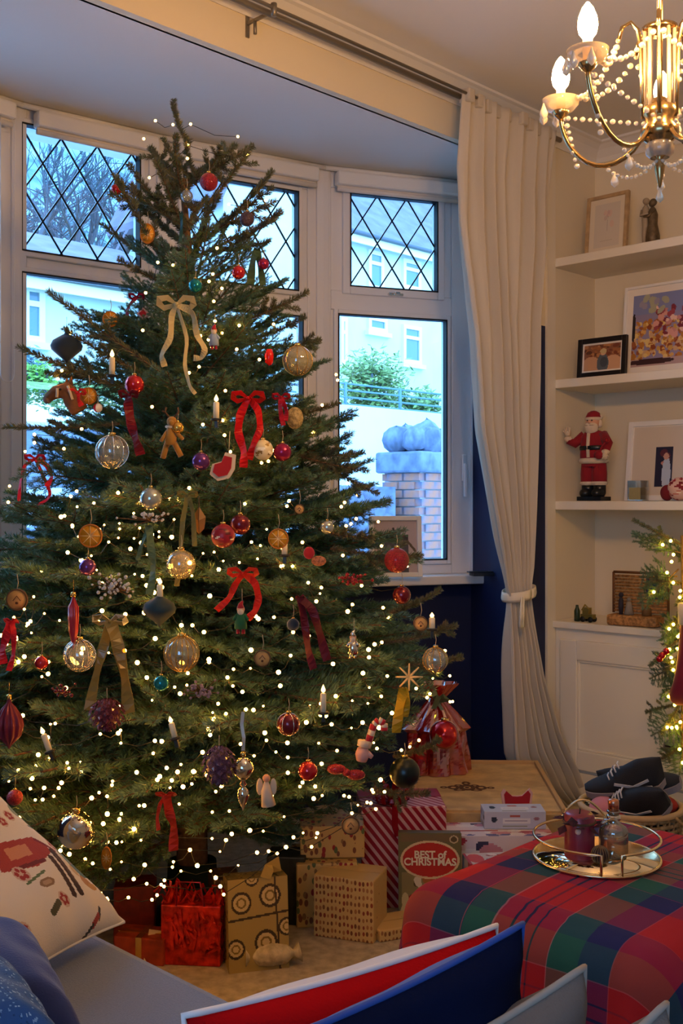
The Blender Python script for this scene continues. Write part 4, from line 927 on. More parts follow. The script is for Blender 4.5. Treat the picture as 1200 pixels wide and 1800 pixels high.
big = set(sorted(range(len(pos)), key=lambda i: pos[i].y)[:298])
rest = MB(); wire = MB()
for i, q in enumerate(pos):
    l = q-Vector((TX, TY, 0))
    if i in big:
        o = bpy.data.objects.new('bulb', led); C.objects.link(o); o.parent = fl_; o.location = l; s = rl.uniform(.55, 1.35); o.scale = (s, s, s)
    else: rest.sphere(l, .0042, 6, 4)
    if i and (pos[i-1]-q).length < .22:
        a = pos[i-1]-Vector((TX, TY, 0)); mid = a.lerp(l, .5)+Vector((0, .01, -.012)); wire.tube([a+Vector((0, .003, 0)), mid, l+Vector((0, .003, 0))], .0011, 3, cap=False)
o = rest.build('bulbs', M_LED, fl_, kind='stuff'); o = wire.build('wire', M_WIRE, fl_, kind='stuff')

# ---------------- ornaments ----------------
PXM = lambda p: p.y/F            # metres per pixel at a point
M_RIB = {}
def cap_loop(e, r, up=.03, mt=None, string=True):
    m = MB(); m.lathe([(0, r*.96), (r*.22, r*.96), (r*.22, r*1.14), (r*.16, r*1.18), (0, r*1.18)], 12); m.build('cap', mt or M_GOLD, e)
    if string:
        m = MB(); m.tube([(0, 0, r*1.15), (.002, 0, r*1.15+up*.5), (0, .002, r*1.15+up)], .0009, 4); m.build('hanging_loop', mat('thread', 'b8a888', .7), e)
def O(name, label, px, py, cat='ornament', out=.02, d=None):
    p = P(px, py, d) if d else on_tree(px, py, out); e = thing(name, label, cat, p, 0, 'tree ornaments'); return e, PXM(p)
glit = lambda n, c, **k: mat(n, c, .35, .4, bump=1.2, bscale=500, var=.5, vscale=250, coat=.3)
BM = {'red': lambda: mat('red_glass_bauble', 'c01824', .12, .55, coat=.6), 'redmatt': lambda: mat('red_matt_bauble', 'b8232a', .5), 'darkred': lambda: mat('dark_red_bauble', '6e1220', .25, .5, coat=.4), 'redglit': lambda: glit('red_glitter', 'a81c2c'),
      'wineglit': lambda: glit('wine_glitter', '6c1a34'), 'purple': lambda: mat('purple_bauble', '6c3a78', .15, .6), 'magenta': lambda: mat('magenta_bauble', '98204c', .2, .6), 'teal': lambda: mat('teal_bauble', '1c8088', .15, .6), 'brown': lambda: glit('brown_glitter', '5c4650'),
      'pearl': lambda: mat('pearl_bauble', 'b8bcb0', .15, .7), 'gold': lambda: mat('gold_bauble', 'c8a050', .2, .8), 'navy': lambda: mat('navy_velvet', '12283c', .8, sheen=.6), 'black': lambda: mat('dark_green_bauble', '101c1a', .3, .3), 'purpglit': lambda: glit('purple_glitter', '5c3a5c'),
      'clear': lambda: glassy('clear_bauble', 'eef0e6', .5, .03, .12), 'cleargold': lambda: glassy('clear_gold_bauble', 'e8dcae', .5, .05, .25), 'mirror': lambda: mat('mirror_tiles', 'cfc6b4', .1, 1)}
def bauble(label, px, py, rpx, kind, d=None, out=.03, wires=None, painter=None, name='bauble'):
    e, u = O(name, label, px, py, d=d, out=out); r = rpx*u; m = MB(); m.sphere((0, 0, 0), r, 40 if painter else 24, 28 if painter else 16)
    o = m.build('ball', painted(.35) if painter else BM[kind](), e)
    if painter: paint(o, painter[0], painter[1])
    cap_loop(e, r)
    if wires:
        w = MB()
        for k in range(wires[0]):
            a = pi*k/wires[0]; pts = [(1.01*r*sin(t)*cos(a), 1.01*r*sin(t)*sin(a), 1.01*r*cos(t)) for t in np.linspace(0, 2*pi, 25)]; w.tube(pts, r*.035, 4, cap=False)
        w.build('wire_band', wires[1], e)
    return e
bauble('red glittery bauble near the top of the tree', 367, 320, 16, 'redglit')
bauble('tiny red bauble hanging off a long shoot against upper left window', 205, 333, 10, 'red', d=3.17)
bauble('dark purple brown bauble hanging against the upper middle window', 434, 385, 13, 'brown', d=3.18)
bauble('small red bauble under the upper right shoots', 419, 479, 12, 'red', out=.04)
bauble('small dusty pink bauble beside the green ribbon near the top', 463, 464, 10, 'magenta', out=.05)
bauble('small turquoise bauble left of the trunk in the upper tree', 343, 502, 12, 'teal')
bauble('large pale gold glass bauble at the right edge of the upper tree', 523, 634, 26, 'cleargold', wires=(4, BM['gold']()), out=.06)
bauble('clear swirled glass bauble on the left half of the tree', 197, 794, 29, 'clear', wires=(5, M_SILVER), out=.05)
bauble('shiny purple bauble left of the red felt stocking', 353, 811, 16, 'purple')
bauble('cream bauble with gold pattern under the big red bow', 462, 791, 18, None, painter=('d8c79a', lambda c: c.blobs(30, 0, .1, 1, .9, .05, ['a8823c', 'efe6c8', '8c6a30'], rng)))
bauble('magenta bauble right of the cream patterned bauble', 496, 795, 16, 'magenta')
bauble('silver pearl bauble above the white berries', 265, 877, 20, 'pearl', out=.05)
bauble('red and white patterned bauble in the middle of the tree', 392, 942, 21, None, painter=('8c1a2a', lambda c: c.blobs(70, 0, .05, 1, .95, .035, ['e4d8c4', 'b83a3c', '5c0c18'], rng)))
bauble('dark red bauble tucked behind the patterned bauble', 422, 922, 18, 'darkred', out=0)
bauble('pale gold glass bauble in the centre left of the tree', 318, 992, 26, 'cleargold')
bauble('small purple bauble below the left orange slice', 154, 997, 15, 'purple')
bauble('wine red glitter bauble in front of the window sill frame', 697, 985, 22, 'redglit', out=.08)
bauble('dark red bauble at the right edge below the sill', 706, 1046, 16, 'darkred', out=.03)
bauble('clear glass bauble behind the crimson icicle', 140, 1152, 28, 'clear', wires=(4, M_SILVER), out=.02)
bauble('small red bauble left of the clear glass bauble', 73, 1165, 12, 'red')
bauble('gold striped glass bauble right of the long gold bow', 319, 1149, 31, 'cleargold', wires=(9, BM['gold']()), out=.05)
bauble('shiny turquoise bauble below the gold striped bauble', 283, 1201, 14, 'teal')
bauble('dark red bauble with white sparkles in the lower middle', 507, 1273, 20, 'darkred', wires=(3, M_SILVER))
bauble('large smoky gold glass bauble low on the left', 134, 1459, 33, 'mirror', out=.05)
bauble('red bauble left of the red glitter ornament', 541, 1355, 17, 'red')
bauble('red bauble at the left edge above the white cushion', 26, 1402, 14, 'redglit')
bauble('pale green glass bauble at the lower right edge of the tree', 765, 1160, 22, 'clear', wires=(5, BM['gold']()), out=.05)
bauble('black green round bauble above the striped present', 711, 1358, 27, 'black', out=.05)
bauble('small gold bauble beside the reindeer figure', 312, 752, 11, 'gold')
bauble('red bauble in the left part below the candle', 236, 676, 17, 'red')
bauble('small dark blue bauble in the dark red ribbon', 515, 1098, 11, 'navy')
bauble('blue white bauble on the far right of the middle tree', 575, 927, 12, 'pearl')
bauble('pearl glass bauble at the top beside the trunk', 328, 345, 11, 'clear')
# onions, finials, icicles
def lathe_orn(nm, label, px, py, prof, sc, mt, out=.04, d=None, ribs=0, cap=True, extra=None):
    e, u = O(nm, label, px, py, out=out, d=d); m = MB(); n = 32; pr = [(r*sc*u, z*sc*u) for r, z in prof]
    if ribs:
        vs = []
        for i, (r, z) in enumerate(pr):
            for k in range(n*2): a = 2*pi*k/(n*2); q = r*(1+.09*cos(ribs*a)); vs.append((q*cos(a), q*sin(a), z))
        N = n*2; m.add(vs, [(i*N+k, i*N+(k+1) % N, (i+1)*N+(k+1) % N, (i+1)*N+k) for i in range(len(pr)-1) for k in range(N)], smooth=True)
    else: m.lathe(pr, n)
    m.build('body', mt, e)
    if cap:
        zt = pr[-1][1]; m = MB(); m.lathe([(0, zt), (.006, zt), (.006, zt+.01), (0, zt+.012)], 12); m.tube([(0, 0, zt+.01), (0, 0, zt+.04)], .0009, 4); m.build('cap', M_GOLD, e)
    return e
onion = [(0, -28), (4, -22), (16, -12), (26, -3), (28, 4), (24, 13), (13, 20), (4, 25), (3, 30)]
lathe_orn('onion_bauble', 'dark navy onion shaped bauble against the lower left window', 117, 612, onion, 1, BM['navy'](), d=3.08)
lathe_orn('onion_bauble', 'dark teal onion shaped bauble below the small lit candle', 280, 1074, onion, 1.05, mat('teal_velvet', '123038', .6), out=.04)
lathe_orn('finial_bauble', 'fluted dark red finial bauble at the left edge of the lower tree', 16, 1275, [(0, -42), (5, -34), (20, -18), (24, 0), (21, 14), (12, 30), (4, 40), (3, 46)], 1, mat('burgundy_satin', '6a1830', .3, .3), ribs=12)
lathe_orn('icicle_ornament', 'crimson pointed icicle drop on the left half of the tree', 129, 1095, [(0, -50), (3, -36), (8, -14), (9, 6), (9, 28), (5, 36), (2, 46)], 1, mat('crimson_satin', 'a0142c', .3, .3, coat=.5), ribs=6, out=.07)
e_ = lathe_orn('finial_bauble', 'mirror ball ornament with glass drop in the lower middle', 427, 1350, [(0, -76), (4, -66), (11, -50), (9, -38), (3, -32), (7, -28), (3, -22), (9, -18), (17, -8), (19, 0), (17, 9), (9, 17), (3, 20)], 1, BM['mirror'](), out=.06)
m = MB(); m.ribbon([(0, 0, .04), (.002, -.002, .07), (-.003, 0, .10), (0, 0, .13)], .008); m.build('ribbon', mat('silver_ribbon', 'b8b4a8', .4, .4), e_)
def pinecone(label, px, py, w, h, mt, out=.04):
    e, u = O('pinecone_ornament', label, px, py, out=out); m = MB(); n = 9
    m.sphere((0, 0, 0), w*u*.85, 16, 12, 0, h/w)
    for i in range(11):
        ph = pi*(i+.7)/11.5
        for k in range(n):
            a = 2*pi*(k+.5*(i % 2))/n; r = w*u*sin(ph); z = h*u*cos(ph); s = 5.5*u; c_ = Vector((r*cos(a), r*sin(a), z)); o_ = Vector((cos(a)*sin(ph), sin(a)*sin(ph), cos(ph)*.5-.5)).normalized(); sd = Vector((-sin(a), cos(a), 0))
            m.add([c_-sd*s, c_+o_*s*1.3, c_+sd*s, c_+Vector((0, 0, s))], [(0, 1, 2), (0, 3, 1), (1, 3, 2)])
    m.build('scales', mt, e); m = MB(); m.tube([(0, 0, h*u*.9), (0, 0, h*u+.03)], .001, 4); m.build('hanging_loop', mat('thread', 'b8a888', .7), e)
pinecone('dark red pinecone bauble under the long gold bow', 188, 1256, 28, 24, BM['wineglit'](), .05)
pinecone('purple glitter pinecone ornament left of the mirror ball', 385, 1345, 27, 30, BM['purpglit'](), .05)
# dried orange and wood slices
M_PEEL = mat('dried_orange_peel', 'b06a1c', .7); M_ORA = mat('orange_flesh', 'd9921f', .4, var=.3, vscale=60); M_WSL = mat('wood_slice', 'cf9a55', .6, var=.25, vscale=50); M_BRK = mat('slice_bark', '5c4028', .9)
def slice_(label, px, py, rpx, kind, out=.05, d=None, tall=1):
    e, u = O('orange_slice' if kind == 'orange' else 'wood_slice', label, px, py, out=out, d=d); r = rpx*u; T = Matrix.Rotation(pi/2, 4, 'X') @ Matrix.Diagonal((1, tall, 1, 1)); m = MB()
    m.lathe([(0, -.002), (r*.88, -.003), (r*.88, .003), (0, .002)], 24, 0, M=T); m.build('face', M_ORA if kind == 'orange' else M_WSL, e)
    m = MB(); m.lathe([(r*.87, -.004), (r, -.003), (r, .003), (r*.87, .004), (r*.87, -.004)], 24, 0, M=T); m.build('rim', M_PEEL if kind == 'orange' else M_BRK, e)
    if kind == 'orange':
        m = MB()
        for k in range(8): a = 2*pi*k/8; m.tube([(0, -.003, 0), (r*.85*cos(a), -.0035, r*.85*sin(a))], .0009, 4)
        m.build('segment_lines', mat('pith', 'e8c98c', .8), e)
    else:
        m = MB(); m.ribbon([(-r*.35, -.0035, -r*.1), (0, -.0035, r*.35*tall), (r*.35, -.0035, -r*.1)], .0015); m.tube([(0, -.003, -r*.3), (0, -.004, -r*.32)], r*.14, 10); m.build('carving', mat('burnt_mark', '5a3216', .8), e)
    m = MB(); m.tube([(0, 0, r*tall), (.003, 0, r*tall+.015), (0, 0, r*tall+.035)], .001, 4); m.build('hanging_loop', mat('thread', 'b8a888', .7), e)
slice_('small dried orange slice near the top left window edge', 259, 411, 13, 'orange', d=3.2, tall=1.4)
slice_('dried orange slice hanging over the lower left window', 194, 561, 14, 'orange', d=3.1)
slice_('yellow dried orange slice beside the brown toy horse', 156, 696, 15, 'orange', d=3.04)
slice_('large dried orange slice on the left above the purple bauble', 159, 942, 21, 'orange', out=.07)
slice_('golden dried orange slice in the middle right of the tree', 489, 947, 18, 'orange', out=.07)
slice_('round wood slice at the left edge above the red ribbon', 30, 1054, 19, 'wood', out=.06)
slice_('snowman shaped wood slice in the centre of the tree', 461, 1157, 15, 'wood', out=.07)
m = MB(); 
slice_('small wood slice at the right edge below the dark red bauble', 739, 1096, 13, 'wood', out=.06)
slice_('gold wood slice hanging above the gold wrapped present', 616, 1451, 16, 'wood', out=.05)
slice_('small wood slice among the right middle lights', 526, 895, 9, 'wood')
slice_('narrow gold wood slice hanging low beside the white cushion', 187, 1508, 9, 'orange', tall=2.2)
# candles
def candle(label, px, py, h, out=.07, tilt=0, lit=True, d=None):
    e, u = O('tree_candle', label, px, py, out=out, d=d, cat='candle'); hh = h*u; w = 5.2*u; e.rotation_euler = (0, tilt, 0); m = MB(); m.lathe([(0, -hh/2), (w, -hh/2), (w, hh*.18), (w*.7, hh*.22), (0, hh*.22)], 14); m.build('wax', mat('ivory_wax', 'e8d8b0', .5), e)
    m = MB(); m.lathe([(0, hh*.22), (w*.7, hh*.28), (w*.75, hh*.34), (w*.3, hh*.46), (0, hh*.52)], 12); m.build('flame_bulb', mat('led_flame', 'ffcf80', .4, emit=3 if lit else .5), e)
    m = MB(); m.lathe([(0, -hh/2-.004), (w*1.9, -hh/2-.002), (w*1.9, -hh/2+.003), (w, -hh/2+.004)], 14); m.box(-.004, .004, -.004, .012, -hh/2-.02, -hh/2); m.build('clip', mat('dark_clip', '30302c', .4, .5), e)
candle('ivory clip candle right of the navy bauble at the left window', 197, 638, 46, d=3.02)
candle('ivory clip candle left of the big red bow', 380, 716, 44)
candle('lit ivory candle above the dark teal bauble', 281, 1036, 40)
candle('ivory candle right of the dark red pinecone bauble', 303, 1279, 40, tilt=-.25)
candle('ivory candle tilted low at the left of the tree', 80, 1300, 46, tilt=-.35)
candle('ivory clip candle in the lower right middle', 568, 1229, 50)
candle('ivory candle hidden beside the golden orange slice', 500, 962, 30, out=.05)
candle('small ivory candle at the right edge beside the wood slice', 759, 1092, 30)
# bows
def ribmat(c): return mat('ribbon_'+c, c, .45, spec=.2)
def bow(label, px, py, s, col, tails, out=.08, d=None, loops=1.0, name='ribbon_bow', sheer=False):
    e, u = O(name, label, px, py, out=out, d=d, cat='bow'); mt = ribmat(col) if not sheer else glassy('sheer_'+col, col, .1, .3, .5); s *= u
    if loops:
        for sg in (-1, 1):
            m = MB(); m.ribbon([(0, 0, 0), (sg*s*.5, -.01, s*.35), (sg*s*.95*loops, -.012, s*.28), (sg*s*loops, .0, 0), (sg*s*.75, .008, -s*.18), (sg*s*.3, .004, -s*.08), (0, 0, 0)], [s*.12, s*.36, s*.42, s*.4, s*.36, s*.25, s*.12], (0.0, .8, .5)); m.build('loop', mt, e)
        m = MB(); m.sphere((0, -.004, 0), s*.13, 10, 8); m.build('knot', mt, e)
    for pts, w in tails:
        pp = [(0, 0, 0)]+[((q[0])*u, -.006+.006*sin(i*2.1), -q[1]*u) for i, q in enumerate(pts)]
        fine = []
        for i in range(len(pp)-1):
            for k in range(4): fine.append(tuple(pp[i][j]+(pp[i+1][j]-pp[i][j])*k/4 for j in range(3)))
        fine.append(pp[-1]); fine = [fine[0]]+[tuple((fine[i-1][j]+2*fine[i][j]+fine[i+1][j])/4 for j in range(3)) for i in range(1, len(fine)-1)]+[fine[-1]]
        m = MB(); m.ribbon(fine, w*u, (0, 1, 0), tw=.75); m.build('tail', mt, e)
    return e
bow('large red satin bow in the middle of the upper tree', 436, 700, 26, 'b80c10', [([(-14, 30), (-18, 60), (-6, 95), (-8, 122)], 15), ([(18, 20), (22, 55), (8, 85), (2, 108)], 13)])
bow('small red bow right of the large red bow', 494, 698, 14, 'a01424', [([(-2, 20), (4, 50)], 9), ([(10, 25), (8, 42)], 8)])
bow('cream ribbon bow with curled tails on the upper left tree', 310, 535, 30, 'b8a878', [([(-8, 20), (-10, 60), (-26, 90), (-20, 110)], 11), ([(30, 15), (36, 55), (52, 80), (44, 96), (30, 94)], 11), ([(20, 60), (14, 105), (24, 145), (34, 158)], 7)], sheer=False)
bow('bright red thin bow hanging against the left window', 62, 806, 16, 'e0283c', [([(-18, 12), (-26, 40), (-27, 75)], 6), ([(22, 12), (30, 32), (22, 50)], 9), ([(28, 60), (22, 72), (4, 84)], 6)], d=3.1)
bow('orange red satin bow with curved tails in the middle of the tree', 427, 1008, 24, 'cc2418', [([(-14, 20), (-24, 44), (-46, 64)], 12), ([(22, 16), (28, 44), (22, 66), (8, 80)], 13)])
bow('long sheer gold bow on the left half of the tree', 194, 1092, 27, 'b89a48', [([(-10, 40), (-24, 90), (-36, 155)], 18), ([(14, 40), (26, 100), (34, 160)], 22)], sheer=True)
bow('long dark red glitter ribbon in the centre right of the tree', 527, 1050, 10, '5c1420', [([(8, 40), (14, 90), (24, 125)], 14), ([(22, 20), (34, 60), (48, 110)], 16)], loops=.6)
bow('orange red bow with straight tail low on the left', 292, 1397, 16, 'c42c14', [([(6, 30), (14, 55), (14, 96)], 17), ([(-10, 14), (-16, 40), (-12, 60)], 7)])
bow('red ribbon hanging at the left edge of the tree', 20, 1092, 14, 'c41c28', [([(-6, 20), (-16, 50), (-12, 74)], 16), ([(6, 20), (4, 60), (-2, 86)], 10)], loops=.7)
bow('dark red velvet ribbon left of the reindeer figure', 226, 694, 18, '6c1420', [([(0, 20), (4, 50), (14, 80), (22, 106)], 17)], loops=.8)
bow('thin dark red ribbon at the upper left by the window corner', 240, 522, 12, '8c1430', [([(-16, 20), (-16, 58)], 7)], d=3.2)
bow('long dull green ribbon under the white berries', 262, 925, 10, '52684c', [([(4, 40), (8, 80), (2, 120)], 14), ([(-12, 30), (-20, 60)], 8)], loops=.4)
bow('dull green ribbon tails near the top right shoots', 452, 440, 8, '3c5034', [([(-8, 20), (-12, 60)], 14), ([(6, 30), (10, 62)], 12)], loops=.5, out=.05)
bow('olive ribbon loop below the large red bow', 330, 870, 16, '6e6a3c', [([(-8, 40), (-14, 110), (-18, 160)], 9), ([(10, 30), (12, 90)], 9)])
bow('thin teal ribbon beside the trunk near the top', 318, 375, 5, '24484a', [([(2, 20), (-1, 50)], 6)], loops=.4)
bow('yellow ribbon hanging under the straw star', 710, 1210, 8, 'b08a1c', [([(-8, 30), (-14, 78)], 18), ([(6, 20), (2, 50)], 12)], loops=.4)
# berry and snow sprigs
def sprig(label, px, py, w, h, mt, out=.05, n=26):
    e, u = O('berry_sprig', label, px, py, out=out, cat='sprig'); rr = random.Random(int(px)); m = MB(); s = MB()
    for _ in range(n):
        p = Vector((rr.gauss(0, .45)*w*u, rr.uniform(-.03, .02), rr.gauss(0, .4)*h*u)); m.sphere(p, rr.uniform(2, 3.6)*u, 6, 5); s.tube([(0, .02, -.01), p], .0012, 3, cap=False)
    m.build('berries', mt, e, kind='stuff'); s.build('stems', M_BRK, e)
M_SNOW = mat('frosted_white', 'b8b8b4', .8)
sprig('frosted white berry sprig below the pearl bauble', 262, 909, 36, 16, M_SNOW); sprig('large frosted berry sprig above the dark teal bauble', 202, 1030, 42, 22, M_SNOW, n=60)
sprig('mauve glitter sprig right of the turquoise bauble', 352, 1213, 28, 18, mat('mauve_glitter', '8c7884', .5, .3), n=40)
sprig('dark red berry sprig on the right middle branches', 618, 1018, 24, 14, BM['redglit'](), n=34)
sprig('red berry sprig at the left edge above the wood slice', 110, 1215, 20, 20, BM['darkred'](), n=20)
# little figures, stockings, stars
def blob(e, nm, parts, mt):
    m = MB()
    for p in parts:
        if p[0] == 's': m.sphere(p[1], p[2], 14, 10, 0, *(p[3] if len(p) > 3 else (1, 1, 1)))
        else: m.tube(p[1], p[2], 8)
    return m.build(nm, mt, e)
brown = mat('brown_felt', '7c5232', .9, var=.3, vscale=40); cream = mat('cream_felt', 'd0bca0', .9); gfelt = mat('mustard_felt', '9a6c28', .9, sheen=.3); rfelt = mat('red_felt', 'a41824', .9, sheen=.4)
e, u = O('toy_horse', 'brown hobby horse head ornament with red ribbon at the left', 118, 694, d=3.04)
blob(e, 'head', [('t', [(22*u, 0, -28*u), (10*u, 0, -8*u), (-2*u, 0, 8*u), (-20*u, -.004, 4*u), (-34*u, -.004, -6*u)], [16*u, 18*u, 16*u, 12*u, 8*u])], brown)
blob(e, 'muzzle', [('s', (-34*u, -.004, -8*u), 8*u)], mat('grey_felt', '6a5c58', .9)); blob(e, 'ears', [('t', [(6*u, 0, 18*u), (8*u, 0, 32*u)], [5*u, 1*u]), ('t', [(-2*u, .01, 18*u), (-2*u, .01, 30*u)], [5*u, 1*u])], brown)
blob(e, 'bridle', [('t', [(-14*u, -15*u, -6*u), (-13*u, -16*u, 10*u)], 2.4*u), ('t', [(6*u, -19*u, 14*u), (14*u, -18*u, -10*u)], 2.4*u)], cream); blob(e, 'eye', [('s', (-8*u, -16*u, 8*u), 2.2*u)], M_BLACK)
bauble('small red and white ball beside the toy horse', 172, 717, 8, None, d=3.03, painter=('c81c24', lambda c: c.rect(.7, 0, 1, 1, 'f0e8e0')))
bow('pink red ribbon between the toy horse and the orange slice', 136, 690, 14, 'd83038', [([(2, 14), (8, 24)], 10)], d=3.02)
def figure(label, px, py, h, coat, hat, out=.06, name='santa_ornament'):
    e, u = O(name, label, px, py, out=out); s = h*u
    blob(e, 'body', [('t', [(0, 0, -s*.35), (0, 0, -s*.1), (0, 0, s*.15)], [s*.2, s*.18, s*.1]), ('t', [(-s*.1, 0, s*.08), (-s*.22, -s*.05, -s*.08)], s*.05), ('t', [(s*.1, 0, s*.08), (s*.22, -s*.05, -s*.08)], s*.05)], coat)
    blob(e, 'legs', [('t', [(-s*.08, 0, -s*.35), (-s*.08, 0, -s*.5)], s*.055), ('t', [(s*.08, 0, -s*.35), (s*.08, 0, -s*.5)], s*.055)], hat); blob(e, 'head', [('s', (0, 0, s*.24), s*.12)], skin)
    blob(e, 'beard', [('s', (0, -s*.06, s*.17), s*.1)], cream); blob(e, 'hat', [('t', [(0, 0, s*.28), (0, 0, s*.4), (s*.06, 0, s*.5)], [s*.12, s*.07, s*.02])], hat); m = MB(); m.tube([(s*.04, 0, s*.48), (s*.04, 0, s*.48+.03)], .0009, 4); m.build('hanging_loop', mat('thread', 'b8a888', .7), e)
figure('small white and blue snowman figure in the upper tree', 376, 592, 44, mat('blue_grey_felt', '8c9cb0', .9), rfelt)
figure('green coated elf figure below the orange red bow', 423, 1085, 58, mat('green_felt', '1e5a34', .9), rfelt)
figure('silver guitar player figure on the right part of the tree', 620, 1132, 50, M_SILVER, M_SILVER, name='silver_figure')
e, u = O('reindeer_ornament', 'mustard felt reindeer standing left of the purple bauble', 300, 768)
blob(e, 'body', [('t', [(0, 0, 18*u), (0, 0, 0), (0, 0, -14*u)], [6*u, 10*u, 11*u]), ('t', [(-6*u, 0, -10*u), (-14*u, 0, -38*u)], 5*u), ('t', [(6*u, 0, -10*u), (18*u, 0, -34*u)], 5*u), ('t', [(-6*u, 0, 10*u), (-16*u, -.01, -8*u)], 3.5*u), ('t', [(7*u, 0, 10*u), (22*u, -.01, -4*u)], 3.5*u)], gfelt)
blob(e, 'head', [('s', (2*u, 0, 27*u), 9*u), ('s', (2*u, -8*u, 24*u), 5*u)], gfelt); blob(e, 'antlers', [('t', [(-2*u, 0, 34*u), (-10*u, 0, 44*u), (-8*u, 0, 52*u)], 1.6*u), ('t', [(6*u, 0, 34*u), (14*u, 0, 44*u), (12*u, 0, 52*u)], 1.6*u), ('t', [(-8*u, 0, 42*u), (-15*u, 0, 46*u)], 1.4*u)], M_BRK); blob(e, 'scarf', [('t', [(-8*u, 0, 18*u), (0, -7*u, 17*u), (8*u, 0, 18*u)], 2.5*u)], cream)
e, u = O('felt_stocking', 'red felt heart stocking with cream edge in the middle', 394, 818)
m = MB(); pl_ = [(-22, -14), (-10, -24), (8, -20), (16, -6), (18, 16), (2, 20), (-4, 6), (-18, 2)]; T = Matrix.Rotation(pi/2, 4, 'X')
m.prism([(x*u*1.15, z*u*1.15) for x, z in pl_], -.004, .004); m.v = [tuple(T @ Vector(v)) for v in m.v]; m.build('back', cream, e)
m = MB(); m.prism([(x*u*.85-1*u, z*u*.85) for x, z in pl_], .004, .008); m.v = [tuple(T @ Vector(v)) for v in m.v]; m.build('front', rfelt, e); m = MB(); m.tube([(8*u, 0, 22*u), (10*u, 0, 60*u)], .0012, 4); m.build('hanging_loop', mat('thread', 'b8a888', .7), e)
e, u = O('present_ornament', 'small red diamond shaped parcel ornament at the upper left', 252, 552, d=3.15); T45 = Matrix.Rotation(pi/4, 4, 'Y')
m = MB(); m.box(-8*u, 8*u, -.006, .004, -8*u, 8*u, 0, T45); m.build('border', mat('pale_pink_card', 'd8a89c', .7), e, bevel=.001); m = MB(); m.box(-5*u, 5*u, -.009, -.004, -5*u, 5*u, 0, T45); m.build('centre', rfelt, e)
e, u = O('pepper_ornament', 'glossy bright red pepper drop on the upper right branches', 473, 628); blob(e, 'body', [('t', [(0, 0, 14*u), (0, 0, 4*u), (0, 0, -8*u), (2*u, 0, -14*u)], [5*u, 8*u, 7*u, 3*u])], mat('glossy_red', 'd0180e', .15)); blob(e, 'stalk', [('t', [(0, 0, 14*u), (2*u, 0, 22*u)], 1.5*u)], mat('green_felt', '1e5a34', .9))
e, u = O('candy_cane', 'pink and red candy cane on the lower right branches', 655, 1288); pts = [(-10*u, 0, -26*u), (-4*u, 0, -4*u), (2*u, 0, 14*u), (10*u, 0, 22*u), (20*u, 0, 16*u), (20*u, 0, 4*u)]
for i in range(10):
    a_, b_ = i/10*(len(pts)-1), (i+1)/10*(len(pts)-1); f_ = lambda t: Vector(pts[min(int(t), len(pts)-2)]).lerp(Vector(pts[min(int(t), len(pts)-2)+1]), t-min(int(t), len(pts)-2)); blob(e, 'stripe', [('t', [f_(a_), f_(b_)], 6.5*u)], rfelt if i % 2 else cream)
e, u = O('mitten_ornament', 'pale felt mitten left of the candy cane', 637, 1322); blob(e, 'hand', [('t', [(0, 0, 8*u), (0, 0, -4*u), (-2*u, 0, -16*u)], [9*u, 13*u, 9*u]), ('t', [(8*u, 0, -2*u), (17*u, 0, -9*u)], [6*u, 4*u])], mat('pink_felt', 'c8988c', .9)); blob(e, 'cuff', [('t', [(1*u, 0, 10*u), (3*u, 0, 20*u)], 11*u)], cream)
e, u = O('red_glitter_bow', 'red glitter butterfly clip ornament in the lower right', 608, 1357)
for sg in (-1, 1): blob(e, 'wing', [('s', (sg*17*u, 0, -sg*5*u), 17*u, (.55, 1, .5))], BM['redglit']())
blob(e, 'body', [('s', (0, -.004, 0), 7*u)], BM['redglit']())
e, u = O('cookie_ornament', 'red and brown gingerbread slipper ornament right of the golden slice', 552, 978); blob(e, 'toe', [('s', (8*u, 0, -8*u), 13*u, (.7, 1, .6))], mat('ginger_pattern', 'a86848', .8, var=.5, vscale=200)); blob(e, 'heel', [('s', (-9*u, 0, 6*u), 11*u, (1, .9, .6))], rfelt)
e, u = O('straw_star', 'straw and pearl star ornament at the right edge of the tree', 719, 1190)
for k in range(8):
    a = pi*k/4; m = MB(); m.tube([(0, 0, 0), (24*u*cos(a), 0, 24*u*sin(a))], [2.6*u, 1.2*u], 6); m.build('ray', mat('straw', 'd8b878', .6), e)
e, u = O('angel_ornament', 'cream feather angel ornament right of the mirror ball', 468, 1390)
blob(e, 'dress', [('t', [(0, 0, 16*u), (0, 0, 0), (4*u, 0, -26*u)], [4*u, 9*u, 13*u])], cream); blob(e, 'head', [('s', (0, 0, 22*u), 7*u)], skin)
for sg in (-1, 1): blob(e, 'wing', [('s', (sg*12*u, .006, 6*u), 10*u, (1.5, .6, .25))], mat('white_feather', 'c8b89c', .9))
e, u = O('leaf_ornament', 'gold pressed leaf ornament in the centre left of the tree', 350, 915); m = MB(); m.add([(0, 0, 24*u), (12*u, -.004, 6*u), (9*u, 0, -14*u), (0, -.004, -24*u), (-9*u, 0, -14*u), (-12*u, -.004, 6*u), (0, -.01, 0)], [(0, 6, 1), (1, 6, 2), (2, 6, 3), (3, 6, 4), (4, 6, 5), (5, 6, 0)]); o = m.build('leaf', mat('copper_leaf', 'b08048', .35, .6), e); sd = o.modifiers.new('thick', 'SOLIDIFY'); sd.thickness = .002
m = MB(); m.tube([(0, -.005, -24*u), (0, -.01, 0), (0, 0, 44*u)], .0012, 4); m.build('stem', M_BRK, e)
e, u = O('knitted_ball', 'beaded white pinecone shape at the right below small red bow', 518, 735); blob(e, 'ball', [('s', (0, 0, 0), 15*u, (1.3, 1, 1))], mat('gold_knit', 'a08a58', .7, bump=1, bscale=200, var=.5, vscale=120))

